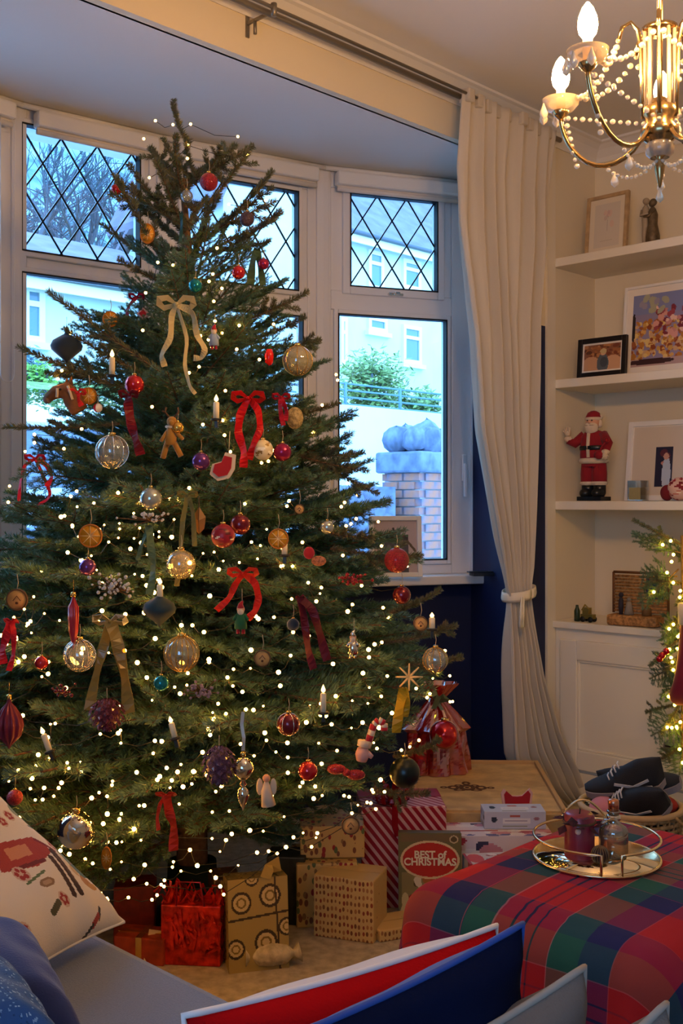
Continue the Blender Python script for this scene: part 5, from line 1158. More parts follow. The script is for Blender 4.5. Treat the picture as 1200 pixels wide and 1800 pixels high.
# ---------------- garland on the mantel end ----------------
gl = thing('mantel_garland', 'green fir garland with warm lights hanging at the right edge', 'garland', (g0[0], g0[1], 0), 0)
rg2 = random.Random(77); base = (g0[0], g0[1], 0); gp = []
for i in range(30):
    z = 1.16-.78*i/29; p = Vector((g0[0]+.03+.02*sin(i), g0[1]-.02, z)); a = rg2.uniform(2.2, 5.2) if i % 3 else rg2.uniform(0, 6.28)
    if .62 < z < .8: a = rg2.uniform(3, 4.2)
    L = (.16 if z > .9 else .12)*rg2.uniform(.8, 1.2)+(0.04 if i < 3 else 0); q = p+Vector((cos(a)*L, sin(a)*L*.5, rg2.uniform(-.14, .02)+(.14 if i < 4 else 0)))
    put(rg2.choice(SP+BR[:2]), p, q, 'branch', gl, rg2.uniform(-2, 2), .28, base)
    if i % 2 == 0: gp.append(p.lerp(q, rg2.uniform(.3, .8))+Vector((0, -.02, 0)))
    gp.append(p+Vector((rg2.uniform(-.08, .02), -.05, rg2.uniform(-.03, .03))))
m = MB(); m.tube([Vector((.03, -.02, 1.18)), Vector((.035, -.02, .8)), Vector((.03, -.02, .38))], .008, 6); m.build('stem', M_TBARK, gl)
m = MB(); m.sphere((0, 0, 0), .006, 6, 4); o = m.build('garland_bulb', mat('garland_bulb', 'ffd23c', .4, emit=40)); ld_ = o.data; bpy.data.objects.remove(o)
for q in gp: o = bpy.data.objects.new('bulb', ld_); C.objects.link(o); o.parent = gl; o.location = q-Vector(base)
for i, (dx, z) in enumerate(((-.065, .735), (-.05, .75), (-.075, .722))): m = MB(); m.sphere((dx, -.08, z), .013, 12, 8); m.build('berry', BM['red'](), gl)
# ---------------- things under and beside the tree ----------------
def fd(py, z=0): return F*(EYE-z)/(py-HZ)      # distance of a point at height z seen at row py
def at(px, py, z=0): d = fd(py, z); return Vector(((px-600)/F*d, d, z))
def printmat(name, base, cols, scale, thr=.28, rough=.5, rand=1.0):
    if name in MATS: return MATS[name]
    m = mat(name, base, rough, coat=.2); n = m.node_tree.nodes; l = m.node_tree.links; b = n['Principled BSDF']
    t = n.new('ShaderNodeTexCoord'); v = n.new('ShaderNodeTexVoronoi'); v.inputs['Scale'].default_value = scale; v.inputs['Randomness'].default_value = rand
    mp = n.new('ShaderNodeMapping'); mp.inputs['Scale'].default_value = (1.4, 1, .8)
    lt_ = n.new('ShaderNodeMath'); lt_.operation = 'LESS_THAN'; lt_.inputs[1].default_value = thr
    sep = n.new('ShaderNodeSeparateColor'); r = n.new('ShaderNodeValToRGB'); r.color_ramp.interpolation = 'CONSTANT'
    while len(r.color_ramp.elements) < len(cols): r.color_ramp.elements.new(.5)
    for i, c in enumerate(cols): r.color_ramp.elements[i].position = i/len(cols); r.color_ramp.elements[i].color = (*lin(c), 1)
    mx = n.new('ShaderNodeMix'); mx.data_type = 'RGBA'; mx.inputs[6].default_value = (*lin(base), 1)
    l.new(t.outputs['Object'], mp.inputs[0]); l.new(mp.outputs[0], v.inputs['Vector']); l.new(v.outputs['Distance'], lt_.inputs[0]); l.new(v.outputs['Color'], sep.inputs[0]); l.new(sep.outputs[0], r.inputs[0])
    l.new(lt_.outputs[0], mx.inputs[0]); l.new(r.outputs[0], mx.inputs[7]); l.new(mx.outputs[2], b.inputs['Base Color']); return m
def stripemat(name, c1, c2, freq, ang):
    m = mat(name, c1, .35, coat=.3); n = m.node_tree.nodes; l = m.node_tree.links; b = n['Principled BSDF']
    u = n.new('ShaderNodeUVMap'); d = n.new('ShaderNodeVectorMath'); d.operation = 'DOT_PRODUCT'; d.inputs[1].default_value = (cos(ang)*freq, sin(ang)*freq, 0)
    f = n.new('ShaderNodeMath'); f.operation = 'FRACT'; g = n.new('ShaderNodeMath'); g.operation = 'GREATER_THAN'; g.inputs[1].default_value = .55
    mx = n.new('ShaderNodeMix'); mx.data_type = 'RGBA'; mx.inputs[6].default_value = (*lin(c1), 1); mx.inputs[7].default_value = (*lin(c2), 1)
    l.new(u.outputs[0], d.inputs[0]); l.new(d.outputs['Value'], f.inputs[0]); l.new(f.outputs[0], g.inputs[0]); l.new(g.outputs[0], mx.inputs[0]); l.new(mx.outputs[2], b.inputs['Base Color']); return m
def giftbox(name, label, loc, rz, w, dp, h, mt, rib=None, tape=True, cat='present', rx=0, group='presents under the tree'):
    e = thing(name, label, cat, loc, rz, group); e.rotation_euler = (rx, 0, rz)
    m = MB(); m.box(-w/2, w/2, 0, dp, 0, h); m.build('box', mt, e, bevel=.004)
    m = MB(); m.add([(-w/2, dp*.5, h+.0008), (w/2, dp*.52, h+.0008), (w/2, dp*.52, h+.0016), (-w/2, dp*.5, h+.0016), (-w/2, dp*.99, h+.0008), (w/2, dp*.99, h+.0008)], [(0, 1, 2, 3), (3, 2, 5, 4)]); m.build('paper_fold', mt, e)
    if rib:
        m = MB(); q = .009
        m.box(-q, q, -.0015, dp+.0015, h, h+.0015); m.box(-q, q, -.0015, 0, 0, h); m.box(-w/2-.0015, w/2+.0015, dp/2-q, dp/2+q, h+.0001, h+.0017); m.build('ribbon', rib, e)
    return e
M_GP = printmat('gold_print_paper', 'c8a45c', ['7c4a28', '96241e', '5e6a34', '8c6a3c'], 42, .36)
M_GP2 = printmat('gold_gingerbread_paper', 'd0ad68', ['8c5a30', '7a4824', 'a8703c', '8c3a24'], 58, .33, rand=.25)
M_ST = stripemat('candy_stripe_paper', '9c1426', 'd8a8a0', 46, radians(38))
p = at(712, 1592); d = p.y
giftbox('striped_present', 'large present in red and white diagonal striped paper behind the festive tin', (p.x-.005, d-.02, 0), .06, .275, .22, .325, M_ST)
e = thing('gift_bow', 'dark red glittery curled bow on top of the striped present', 'bow', (p.x-.045, d+.02, .3255)); rr = random.Random(4)
for k in range(12):
    a = 2*pi*k/12; m = MB(); h_ = .02+.025*(k % 3)
    m.ribbon([(0, 0, .004), (.03*cos(a), .03*sin(a), h_), (.06*cos(a), .06*sin(a), h_*.8), (.05*cos(a), .05*sin(a), .008), (.0, 0, .004)], .014, (-sin(a)*0+.01, 0, 1)); m.build('loop', mat('red_metallic_ribbon', 'a01020', .25, .5), e)
m = MB(); m.ribbon([(0, -.025, .01), (.01, -.05, .002), (.01, -.052, -.06), (.02, -.055, -.09)], .02, (0, 1, 0)); m.build('tail', mat('red_metallic_ribbon', 'a01020', .25, .5), e)
# festive tin with lettering
p = at(756, 1622); w, h = .196, .272
e = thing('festive_tin', 'upright card box reading BEST of CHRISTMAS leaning on the striped present', 'box', (p.x, p.y, 0), -.03); e.rotation_euler = (-.09, 0, -.03)
m = MB(); m.box(-w/2, w/2, .0008, .045, 0, h); m.build('box', mat('olive_card', '5e5634', .5), e, bevel=.003)
def tin(c):
    c.rect(0, 0, 1, 1, '6c6438'); c.rect(.04, .9, .96, .985, '74603a'); c.rect(.05, .04, .95, .56, '8c7c48')
    c.blobs(26, .08, .07, .92, .52, .07, ['3c5c34', 'b08a3c', '8c2c20', 'c8b478', '54401f', 'a0501e', '4c6c5c'], rng)
    c.blobs(16, .3, .25, .95, .5, .06, ['b0442c', 'd8c8a0', 'a8642c'], rng); c.rect(.08, .03, .3, .10, 'c8b890'); c.ell(.88, .93, .07, .045, 'c8b484'); c.ell(.88, .93, .05, .032, '5c4c28')
    c.ell(.5, .70, .47, .215, 'd8bc88'); c.ell(.5, .70, .435, .19, 'b82c18')
m = MB(); m.grid(lambda a, b: Vector((-w/2+w*a, -.0005, h*b)), 100, 138, smooth=False); o = m.build('front_print', painted(.35), e); paint(o, '6c6438', tin)
def text(body, parent, x, z, size, mt, y=-.0025, sx=1):
    c = bpy.data.curves.new('lettering', 'FONT'); c.body = body; c.size = size; c.align_x = 'CENTER'; c.align_y = 'CENTER'; c.extrude = .0006; c.offset = size*.03
    c.materials.append(mt); to = bpy.data.objects.new('text', c); C.objects.link(to); bpy.context.view_layer.update(); me = bpy.data.meshes.new_from_object(to); bpy.data.objects.remove(to); o = bpy.data.objects.new('lettering', me); C.objects.link(o); o.parent = parent; o.location = (x, y, z); o.rotation_euler = (pi/2, 0, 0); o.scale = (sx, 1, 1); return o
M_LET = mat('cream_letter', 'e8d8b0', .5)
text('BEST of', e, 0, h*.755, .031, M_LET); text('CHRISTMAS', e, 0, h*.675, .031, M_LET); text('2022', e, 0, h*.60, .014, M_LET) if False else None
# gold presents
p = at(610, 1655)
giftbox('gold_present', 'gold present with tiny gingerbread print, front right of its group', (p.x-.012, p.y+.01, 0), -.33, .19, .14, .185, M_GP2, rx=0)
giftbox('gold_present', 'wide gold present with red motifs standing under the small gold one', (p.x-.06, p.y+.11, 0), .12, .19, .2, .195, M_GP)
giftbox('gold_present', 'small gold patterned present lying on top of the wide gold one', (p.x-.045, p.y+.15, .1975), .04, .20, .13, .10, M_GP)
giftbox('ribboned_present', 'flat gold present lying on carpet below the gingerbread print one', (p.x+.17, p.y+.02, 0), .4, .16, .12, .035, M_GP2)
# cream bag with brown rings
p = at(455, 1712)
def rings(c):
    for (x, y, r) in ((.22, .74, .17), (.70, .80, .18), (.62, .30, .19), (.12, .25, .15), (.97, .45, .14), (.4, 1.0, .12)):
        c.ell(x, y, r, r*.72, '3e301a'); c.ell(x, y, r*.78, r*.54, 'c9b074'); c.ell(x, y, r*.5, r*.34, '7a6428'); c.ell(x, y, r*.33, r*.22, 'c9b074')
    c.line(0, .55, 1, .62, .025, '3e301a'); c.line(.85, 0, .78, 1, .03, '3e301a')
e = thing('ring_print_present', 'cream present with large brown ring pattern beside the red bag', 'present', (p.x, p.y+.02, 0), .25, 'presents under the tree'); e.rotation_euler = (-.12, 0, .25)
m = MB(); w, h, dp = .17, .25, .09
m.grid(lambda a, b: Vector((-w/2+w*a, 0, h*b)), 70, 100, smooth=False); m.grid(lambda a, b: Vector((-w/2+w*a, dp*b, h)), 60, 30, smooth=False); m.grid(lambda a, b: Vector((w/2, dp*a, h*b)), 30, 90, smooth=False); m.grid(lambda a, b: Vector((-w/2, dp*a, h*b)), 30, 90, smooth=False)
m.grid(lambda a, b: Vector((-w/2+w*a, dp, h*b)), 4, 4, smooth=False); m.grid(lambda a, b: Vector((-w/2+w*a, dp*b, 0.0)), 4, 4, smooth=False)
o = m.build('box', painted(.5), e); paint(o, 'a8904e', rings)
m = MB(); m.ribbon([(.02, -.01, h), (.03, -.02, h+.03), (.05, -.01, h+.045), (.055, .01, h+.01)], .03, (0, 1, 0)); m.build('ribbon', mat('gold_ribbon', 'b89c50', .4), e)
# cream soft parcel
p = at(478, 1700); e = thing('soft_parcel', 'small cream soft parcel with twisted ends in front of ring print present', 'present', (p.x, p.y, .035), .2, 'presents under the tree')
m = MB(); m.tube([(-.075, 0, 0), (-.06, 0, 0), (-.04, 0, 0), (0, 0, .003), (.04, 0, 0), (.06, 0, 0), (.08, 0, .004)], [.028, .01, .028, .034, .028, .01, .03], 12); m.build('wrap', mat('cream_tissue', 'cbb98c', .6, bump=1, bscale=60, var=.3, vscale=40), e)
# red shredded gift bag
p = at(330, 1712); M_RF = mat('red_foil', 'd02814', .25, .3, var=.6, vscale=35)
e = thing('red_gift_bag', 'glossy red gift bag stuffed with red foil shreds in front of trunk', 'gift bag', (p.x, p.y+.05, 0), -.1, 'presents under the tree')
m = MB(); m.prism([(-.085, 0), (.085, 0), (.09, .09), (-.09, .09)], 0, .17); m.build('bag', M_RF, e, bevel=.004)
for i in range(70):
    x, y = rr.uniform(-.08, .08), rr.uniform(.01, .08); z = .165; m2 = None
    a = rr.uniform(0, 6.28)
    m = MB(); m.ribbon([(x, y, z), (x+.02*cos(a), y+.02*sin(a), z+rr.uniform(.01, .05)), (x+.045*cos(a), y+.03*sin(a), z+rr.uniform(-.01, .04))], .008, (0.3, .8, .4)) if i < 40 else m.ribbon([(x, -.004, rr.uniform(.04, .16)), (x+.01, -.012, rr.uniform(.05, .15)), (x+.03*cos(a), -.006, rr.uniform(.03, .15))], .008, (.1, 1, 0))
    m.build('foil_shred', M_RF, e)
m = MB(); m.tube([(-.04, -.002, .17), (-.035, -.01, .24), (.03, -.01, .24), (.04, -.002, .17)], .0025, 6); m.build('handle', mat('crimson_satin', 'a0142c', .3), e)
p = at(285, 1690); e = thing('gift_tag_card', 'cream card with gold spot leaning on the red gift bag', 'card', (p.x-.02, p.y-.02, .005), .3, None); e.rotation_euler = (-.35, .25, .3)
m = MB(); m.box(-.03, .03, 0, .002, 0, .085); m.build('card', mat('cream_card', 'd8c49a', .6), e); m = MB(); T = Matrix.Translation((0, 0, .045)) @ Matrix.Rotation(pi/2, 4, 'X'); m.lathe([(0, 0), (.014, 0), (.014, .001), (0, .001)], 20, 0, M=T); m.build('spot', M_GOLD, e)
p = at(232, 1680); giftbox('red_present', 'plain dark red present at the left behind the white cushion corner', (p.x-.01, p.y+.08, 0), .1, .12, .1, .17, mat('red_print_paper', '7a2418', .5, var=.3, vscale=30))
giftbox('red_present', 'low orange red present in front of the plain dark red one', (p.x+.03, p.y-.06, 0), -.2, .15, .09, .075, mat('orange_red_paper', 'a83c1c', .4, var=.4, vscale=25), rib=M_GOLD)
giftbox('brown_present', 'dark brown wrapped present between red bag and ring print present', (at(395, 1700).x, at(395, 1700).y+.08, 0), .3, .08, .1, .22, printmat('brown_paper', '4e3420', ['8c2c1c', 'a8843c'], 40, .25))
giftbox('dark_present', 'dark green present half hidden behind the ring print present', (at(500, 1640).x, at(500, 1640).y+.06, 0), -.1, .12, .1, .21, mat('dark_green_paper', '2c3020', .5, var=.4, vscale=30))
# wooden crate lying by the bay wall
M_PINE = mat('pine_board', 'c9a468', .6, var=.25, vscale=14)
n_ = MATS['pine_board'].node_tree; 
q0_, q1_ = Vector((.40, 4.33, 0)), Vector((.80, 4.45, 0)); rz = atan2(.0, 1)+.10
e = thing('wine_crate', 'pale pine wine crate with dark stamped emblem lying under the window', 'crate', (.50, 3.63, 0), -.04)
w, dp, h = .50, .68, .27
m = MB(); m.box(-w/2, w/2, 0, .015, 0, h-.012); m.box(-w/2, w/2, dp-.015, dp, 0, h-.012); m.box(-w/2, -w/2+.015, .015, dp-.015, 0, h-.012); m.box(w/2-.015, w/2, .015, dp-.015, 0, h-.012); m.build('side_boards', M_PINE, e)
for i in range(4): m = MB(); m.box(-w/2+.012, w/2-.012, .012+i*(dp-.024)/4, .010+(i+1)*(dp-.024)/4-.0012, h-.014, h-.004); m.build('lid_board', M_PINE, e, bevel=.001)
m = MB(); m.box(-w/2-.004, w/2+.004, dp-.014, dp+.002, h-.02, h+.008); m.box(w/2-.012, w/2+.004, 0, dp-.014, h-.02, h+.008); m.box(-w/2-.004, -w/2+.012, 0, dp-.014, h-.02, h+.008); m.build('rim', mat('pine_rim', 'b8905a', .6), e, bevel=.002)
m = MB(); zt = h-.0035; cx_, cy_ = -.055, .30
for (dx, dy, r1, r2) in ((0, .0, .03, .04), (-.05, .0, .022, .026), (.05, 0, .022, .026), (0, .06, .016, .024), (-.03, -.035, .022, .012), (.03, -.035, .022, .012), (-.085, 0, .014, .014), (.085, .0, .014, .014), (-.03, .03, .015, .012), (.03, .03, .015, .012)):
    m.lathe([(r1*.45, 0), (r1*.45, .0006), (r1, .0006), (r1, 0)], 14, 0, (cx_+dx, cy_+dy, zt), sy=r2/r1)
m.lathe([(0, 0), (0, .0007), (.009, .0007), (.009, 0)], 8, 0, (cx_, cy_, zt)); m.build('stamped_emblem', mat('burnt_brown', '5c3a20', .8), e)
# red wrapped hamper on the crate
M_CELL = glassy('red_cellophane', 'd01818', .8, .08, .45)
e = thing('cellophane_hamper', 'red cellophane wrapped gift with green red bow on the pine crate', 'gift', (.365, 4.17, .268), .1)
m = MB()
def crumple(a, b):
    th = a*2*pi; z = .34*b; r = (.115*(1-.15*sin(b*3)) if b < .5 else .115-.09*((b-.5)/.32) if b < .82 else .025+.05*(b-.82)/.18)*(1+.10*sin(7*th+5*b)+.06*sin(13*th))
    return Vector((r*cos(th)*1.1, r*sin(th)*.75, z))
m.grid(crumple, 60, 24, smooth=False); o = m.build('cellophane', M_CELL, e)
m = MB(); m.box(-.09, .085, -.06, .06, .002, .09); m.build('inner_box', mat('red_glitter_card', 'b01414', .4, bump=.8, bscale=120, var=.4, vscale=60), e, bevel=.008)
m = MB(); m.sphere((.02, 0, .14), .05, 18, 12); m.build('inner_ball', BM['darkred'](), e)
m = MB()
for a in (0, 2.1, 4.2): m.ribbon([(0, -.03, .275), (.04*cos(a), -.05, .275+.04*sin(a)+.01), (.02*cos(a+.5), -.06, .30), (0, -.03, .275)], .02, (0, 1, 0))
m.ribbon([(.0, -.035, .27), (.03, -.05, .22), (.05, -.05, .16)], .012, (0, 1, 0)); m.build('ribbon', mat('green_red_ribbon', '5c6c4c', .4), e)
bauble('big shiny red see-through bauble in front of the red cellophane gift', 780, 1291, 25, 'red', d=4.02, wires=(1, M_SILVER))
# stack beside the tin
def stack(label, name, px, py, z, w, dp, h, rz, base, fn, gap=0, mt=None):
    d = fd(py, z); e = thing(name, label, 'box', ((px-600)/F*d, d, z), rz, None)
    m = MB(); m.grid(lambda a, b: Vector((-w/2+w*a, 0, h*b)), 60, max(8, int(60*h/w)), smooth=False); m.grid(lambda a, b: Vector((-w/2+w*a, dp*b, h)), 60, max(8, int(60*dp/w)), smooth=False)
    for g in (lambda a, b: Vector((-w/2, dp*a, h*b)), lambda a, b: Vector((w/2, dp*a, h*b)), lambda a, b: Vector((-w/2+w*a, dp, h*b)), lambda a, b: Vector((-w/2+w*a, dp*b, 0))): m.grid(g, 4, 4, smooth=False)
    o = m.build('carton', painted(.4), e); paint(o, base, fn); return e
def art_a(c): c.rect(0, 0, 1, 1, 'c8c0c0'); c.ell(.18, .5, .16, .4, 'c8443c'); c.blobs(14, .4, .1, 1, .9, .1, ['5c6a8c', 'e0d8d4', '8c3c44', '3c4460'], rng); c.rect(0, 0, .05, 1, 'a8303c')
def art_b(c): c.rect(0, 0, 1, 1, 'd8c8c4'); c.blobs(22, 0, 0, 1, 1, .09, ['a83c48', '5c5c84', 'e4dcd4', '3c3850', 'c88890'], rng); c.rect(.1, .35, .5, .42, 'b04030')
def art_c(c): c.rect(0, 0, 1, 1, 'b9bcc8'); c.rect(.3, .3, .75, .6, 'd8d6d4'); c.rect(.3, .12, .7, .18, '8c8c78'); c.ell(.16, .55, .05, .16, '2c3440'); c.ell(.5, .75, .09, .08, 'a8584c'); c.ell(.85, .6, .05, .1, '9a6c74'); c.rect(.34, .42, .7, .47, '9c94a0')
stack('pink white patterned box between the tin and the tartan footstool', 'patterned_box', 872, 1632, 0, .165, .10, .20, .12, 'd0c0bc', art_a)
stack('wide blue and red printed box under the white carton', 'patterned_box', 880, 1602, 0, .34, .15, .24, .02, 'c8bcc0', art_b)
stack('long white blue carton with small print lying on the printed box', 'white_carton', 905, 1457, .2415, .20, .095, .055, .0, 'b9bcc8', art_c)
e = thing('red_felt_decoration', 'red felt crown shaped decoration with pale edge behind the white carton', 'ornament', (.60, 3.70, .269), .1)
T = Matrix.Rotation(pi/2, 4, 'X'); m = MB(); pts = [(-.05, 0), (.05, 0), (.055, .04), (.045, .055), (.02, .032), (0, .03), (-.02, .032), (-.045, .055), (-.055, .04)]
m.prism(pts, -.004, .004); m.v = [tuple(T @ Vector(v)) for v in m.v]; m.build('edge', mat('pale_pink_card', 'd8a89c', .7), e); m = MB(); m.prism([(x*.84, z*.8+.005) for x, z in pts], .004, .007); m.v = [tuple(T @ Vector(v)) for v in m.v]; m.build('centre', rfelt, e)
giftbox('yellow_parcel', 'yellow cream patterned parcel at the right behind the footstool', (at(965, 1490).x-.0, 3.42, 0), .3, .14, .12, .2, printmat('yellow_paper', 'c8b070', ['8c9c40', 'a86c38'], 40, .3), group='presents under the tree')
# sill things
e = thing('picture_frame', 'white frame with dark gift picture standing on the window sill', 'picture frame', (P(697, 1010, 4.60).x, 4.60, .986), .22)
T = Matrix.Rotation(-.08, 4, 'X'); w, h = .232, .262; m = MB()
for a in ((-w/2, -w/2+.02, 0, .02, 0, h), (w/2-.02, w/2, 0, .02, 0, h), (-w/2+.02, w/2-.02, 0, .02, 0, .02), (-w/2+.02, w/2-.02, 0, .02, h-.02, h)): m.box(*a, 0, T)
m.build('frame_moulding', M_WHITE, e, bevel=.002)
def art_gift(c): c.rect(0, 0, 1, 1, 'b8a8a8'); c.rect(.25, .0, .80, .72, '4c4c54'); c.rect(.25, .62, .8, .72, '33343c'); c.blobs(12, .3, .1, .75, .6, .05, ['66666c', '3c3c42'], rng); c.line(.5, .72, .46, .84, .05, '3a3a40'); c.line(.5, .72, .6, .82, .05, '3a3a40'); c.line(.78, .6, .95, .42, .05, '5c5040')
m = MB(); m.grid(lambda a, b: T @ Vector((-w/2+.019+(w-.038)*a, .012, .019+(h-.038)*b)), 70, 80, smooth=False); o = m.build('print', painted(.5), e); paint(o, 'c4b4b0', art_gift)
m = MB(); m.tube([T @ Vector((0, .02, h*.6)), (0, h*.3+.02, 0.003)], .004, 5); m.build('strut', M_WHITE, e)
e = thing('dark_tray', 'small dark flat tray on the window sill by the curtain', 'tray', (P(850, 1003, 4.72).x, 4.70, .986), .2)
m = MB(); m.box(-.06, .06, -.03, .03, 0, .014); m.box(-.075, .05, -.02, .02, .014, .02); m.build('body', mat('dark_slate', '1c222c', .4), e, bevel=.005)
e = thing('sill_candle', 'glass jar candle on the sill behind the right tree branches', 'candle', (P(642, 1000, 4.52).x, 4.52, .986)); m = MB(); m.lathe([(0, 0), (.035, 0), (.035, .1), (.032, .1), (.032, .004), (0, .004)], 20); m.build('jar', glassy('clear_glass', 'f4f4ee', .3), e); m = MB(); m.lathe([(0, .005), (.031, .005), (.031, .07), (0, .07)], 18); m.build('wax', mat('cream_wax', 'e2d4a8', .5), e); m = MB(); m.tube([(0, 0, .07), (0, 0, .085)], .0015, 5); m.build('wick', M_BLACK, e)

# ---------------- tartan footstool, tray ----------------
A0 = Vector((.232, 2.435, 0)); FW, FL, FH = .50, .66, .45      # along v, along u
ft = thing('footstool', 'low footstool completely covered by the tartan blanket', 'footstool', (A0.x, A0.y, 0), RZ)
m = MB(); m.box(.02, FW-.02, .02, FL-.02, .1, FH-.02); m.build('seat', mat('grey_fabric', '8a8f98', .95), ft, bevel=.03)
for x in (.05, FW-.05):
    for y in (.05, FL-.05): m = MB(); m.tube([(x, y, .1), (x, y, 0)], [.022, .016], 10); m.build('leg', mat('dark_wood', '3c281a', .5), ft)
def tartan():
    m = mat('tartan_cloth', 'a01c2c', .9, bump=.3, bscale=900); n = m.node_tree.nodes; l = m.node_tree.links; b = n['Principled BSDF']; u = n.new('ShaderNodeUVMap'); s = n.new('ShaderNodeSeparateXYZ'); l.new(u.outputs[0], s.inputs[0])
    outs = []
    for ax, of in ((0, .34), (1, .12)):
        mu = n.new('ShaderNodeMath'); mu.operation = 'MULTIPLY_ADD'; mu.inputs[1].default_value = 1/.56; mu.inputs[2].default_value = of; fr = n.new('ShaderNodeMath'); fr.operation = 'FRACT'
        r = n.new('ShaderNodeValToRGB'); r.color_ramp.interpolation = 'CONSTANT'
        st_ = [(0, 'b8161e'), (.16, '1a2058'), (.29, 'b04858'), (.296, '1a2058'), (.30, '1c5a4c'), (.42, 'c07878'), (.426, 'b8161e'), (.50, '241c3c'), (.508, 'b8161e'), (.545, '241c3c'), (.557, 'b8161e'), (.60, '241c3c'), (.608, 'b8161e'), (.68, 'c07878'), (.686, '1c5a4c'), (.805, '1a2058'), (.93, 'b04858'), (.936, 'b8161e')]
        while len(r.color_ramp.elements) < len(st_): r.color_ramp.elements.new(.5)
        for i, (p_, c_) in enumerate(st_): r.color_ramp.elements[i].position = p_
        for i, (p_, c_) in enumerate(st_): r.color_ramp.elements[i].color = (*lin(c_), 1)
        l.new(s.outputs[ax], mu.inputs[0]); l.new(mu.outputs[0], fr.inputs[0]); l.new(fr.outputs[0], r.inputs[0]); outs.append(r)
    mx = n.new('ShaderNodeMix'); mx.data_type = 'RGBA'; mx.inputs[0].default_value = .38; l.new(outs[0].outputs[0], mx.inputs[6]); l.new(outs[1].outputs[0], mx.inputs[7]); l.new(mx.outputs[2], b.inputs['Base Color']); return m
bl = thing('tartan_blanket', 'red navy and green tartan blanket draped over the footstool', 'blanket', (A0.x, A0.y, 0), RZ)
def drape(a, b):
    ov = .43; x = -ov+(FW+2*ov)*a; y = -ov+(FL+2*ov)*b; rr_ = .08
    ex = max(0, -x, x-FW); ey = max(0, -y, y-FL); sx = -1 if x < 0 else 1; sy = -1 if y < 0 else 1
    cx = min(max(x, 0), FW); cy = min(max(y, 0), FL); ez = math.hypot(ex, ey) if (ex > 0 and ey > 0) else max(ex, ey)
    arc = rr_*pi/2
    def fold(e_):
        if e_ < arc: t_ = e_/rr_; return rr_*sin(t_), rr_*(1-cos(t_))
        return rr_+.10*(e_-arc), rr_+(e_-arc)*.985
    if ex > 0 and ey > 0:
        th = atan2(ey, ex); hx_, dz_ = fold(ez); k = 1+.28*sin(2*th)*min(1, ez/.3); X_ = cx+sx*hx_*cos(th)*k; Y_ = cy+sy*hx_*sin(th)*k
    else:
        hx_, dz_ = fold(max(ex, ey)); X_ = cx+(sx*hx_ if ex > 0 else 0); Y_ = cy+(sy*hx_ if ey > 0 else 0)
    f = min(1, max(0, ez-.08)/.25); wv = .014*f*sin(14*(x if ey > ex else y)*1.7+1.3)
    if ex > ey: X_ += sx*wv
    elif ey > 0: Y_ += sy*wv
    z = FH+.008-dz_+.003*sin(9*x)*sin(11*y)+(-.006*((x/FW-.5)**2+(y/FL-.5)**2)*4 if ez == 0 else -.012)
    return Vector((X_, Y_, max(.012, z)))
m = MB(); m.grid(drape, 110, 120, uvs=(FW+.86, FL+.86)); o = m.build('cloth', tartan(), bl); sd = o.modifiers.new('thick', 'SOLIDIFY'); sd.thickness = .004; sd.offset = 1
Z0 = FH+.014; d = F*(EYE-Z0)/(1508-HZ); tx, ty = (1048-600)/F*d, d
tr_ = thing('mirror_tray', 'round gold wire rimmed mirror tray on the tartan blanket', 'tray', (tx, ty, Z0)); R = .146
m = MB(); m.lathe([(0, .003), (R-.004, .003), (R-.004, .006), (0, .006)], 48); m.build('mirror', mat('tray_mirror', 'e6d9b8', .04, 1), tr_)
M_GW = mat('pale_gold_wire', 'e2c79a', .2, 1)
def ringm(r, z, rad_=.0032, a0=0, a1=2*pi, n=60): return [(r*cos(a), r*sin(a), z) for a in np.linspace(a0, a1, n)]
m = MB(); m.tube(ringm(R, .004), .004, 8, cap=False); m.build('base_ring', M_GW, tr_)
h1 = .052; m = MB(); g_ = .16; pts = ringm(R, h1, a0=-pi/2+g_, a1=1.5*pi-g_)
m.tube([(R*cos(-pi/2+g_), R*sin(-pi/2+g_), .004)]+pts+[(R*cos(1.5*pi-g_), R*sin(1.5*pi-g_), .004)], .0032, 8); m.build('rail', M_GW, tr_)
m = MB(); m.tube([(R*cos(a)*1.0, R*sin(a), h1+(.045*sin((a-1.15)/.84*pi))) for a in np.linspace(1.15, 1.99, 14)], .0032, 8); m.build('handle', M_GW, tr_)
e = thing('pillar_candle', 'dark red pillar candle with dried leaf collar on the mirror tray', 'candle', (tx-.042, ty-.008, Z0+.006)); m = MB(); m.lathe([(0, 0), (.034, 0), (.035, .004), (.035, .098), (.03, .103), (0, .1)], 28); m.build('wax', mat('burgundy_wax', '8c2438', .4, coat=.3, var=.2, vscale=10), e); m = MB(); m.tube([(0, 0, .1), (.002, 0, .112)], .0014, 5); m.build('wick', M_BLACK, e)
rr = random.Random(8); mlf = mat('dried_burgundy_leaf', '40141e', .8, var=.5, vscale=40)
for i in range(16):
    a = 2*pi*i/16+rr.uniform(-.1, .1); r0 = .034; L = rr.uniform(.024, .038); z = .086+rr.uniform(-.014, .018); p0 = Vector((r0*cos(a), r0*sin(a), z)); o_ = Vector((cos(a+.7), sin(a+.7), rr.uniform(-.9, .5))).normalized()*L; sd_ = Vector((0, 0, 1)).cross(o_).normalized()*.013
    m = MB(); m.add([p0, p0+o_*.5+sd_, p0+o_, p0+o_*.5-sd_, p0+o_*.5+Vector((0, 0, .004))], [(0, 4, 1), (1, 4, 2), (2, 4, 3), (3, 4, 0), (0, 1, 2, 3)]); m.build('leaf', mlf, e)
m = MB(); m.tube(ringm(.0365, .083, n=30), .003, 6, cap=False); m.build('twine', M_BRK, e); m = MB(); m.sphere((-.012, -.04, .07), .007, 10, 8); m.build('berry', mat('pale_berry', 'd8b8a8', .6), e)
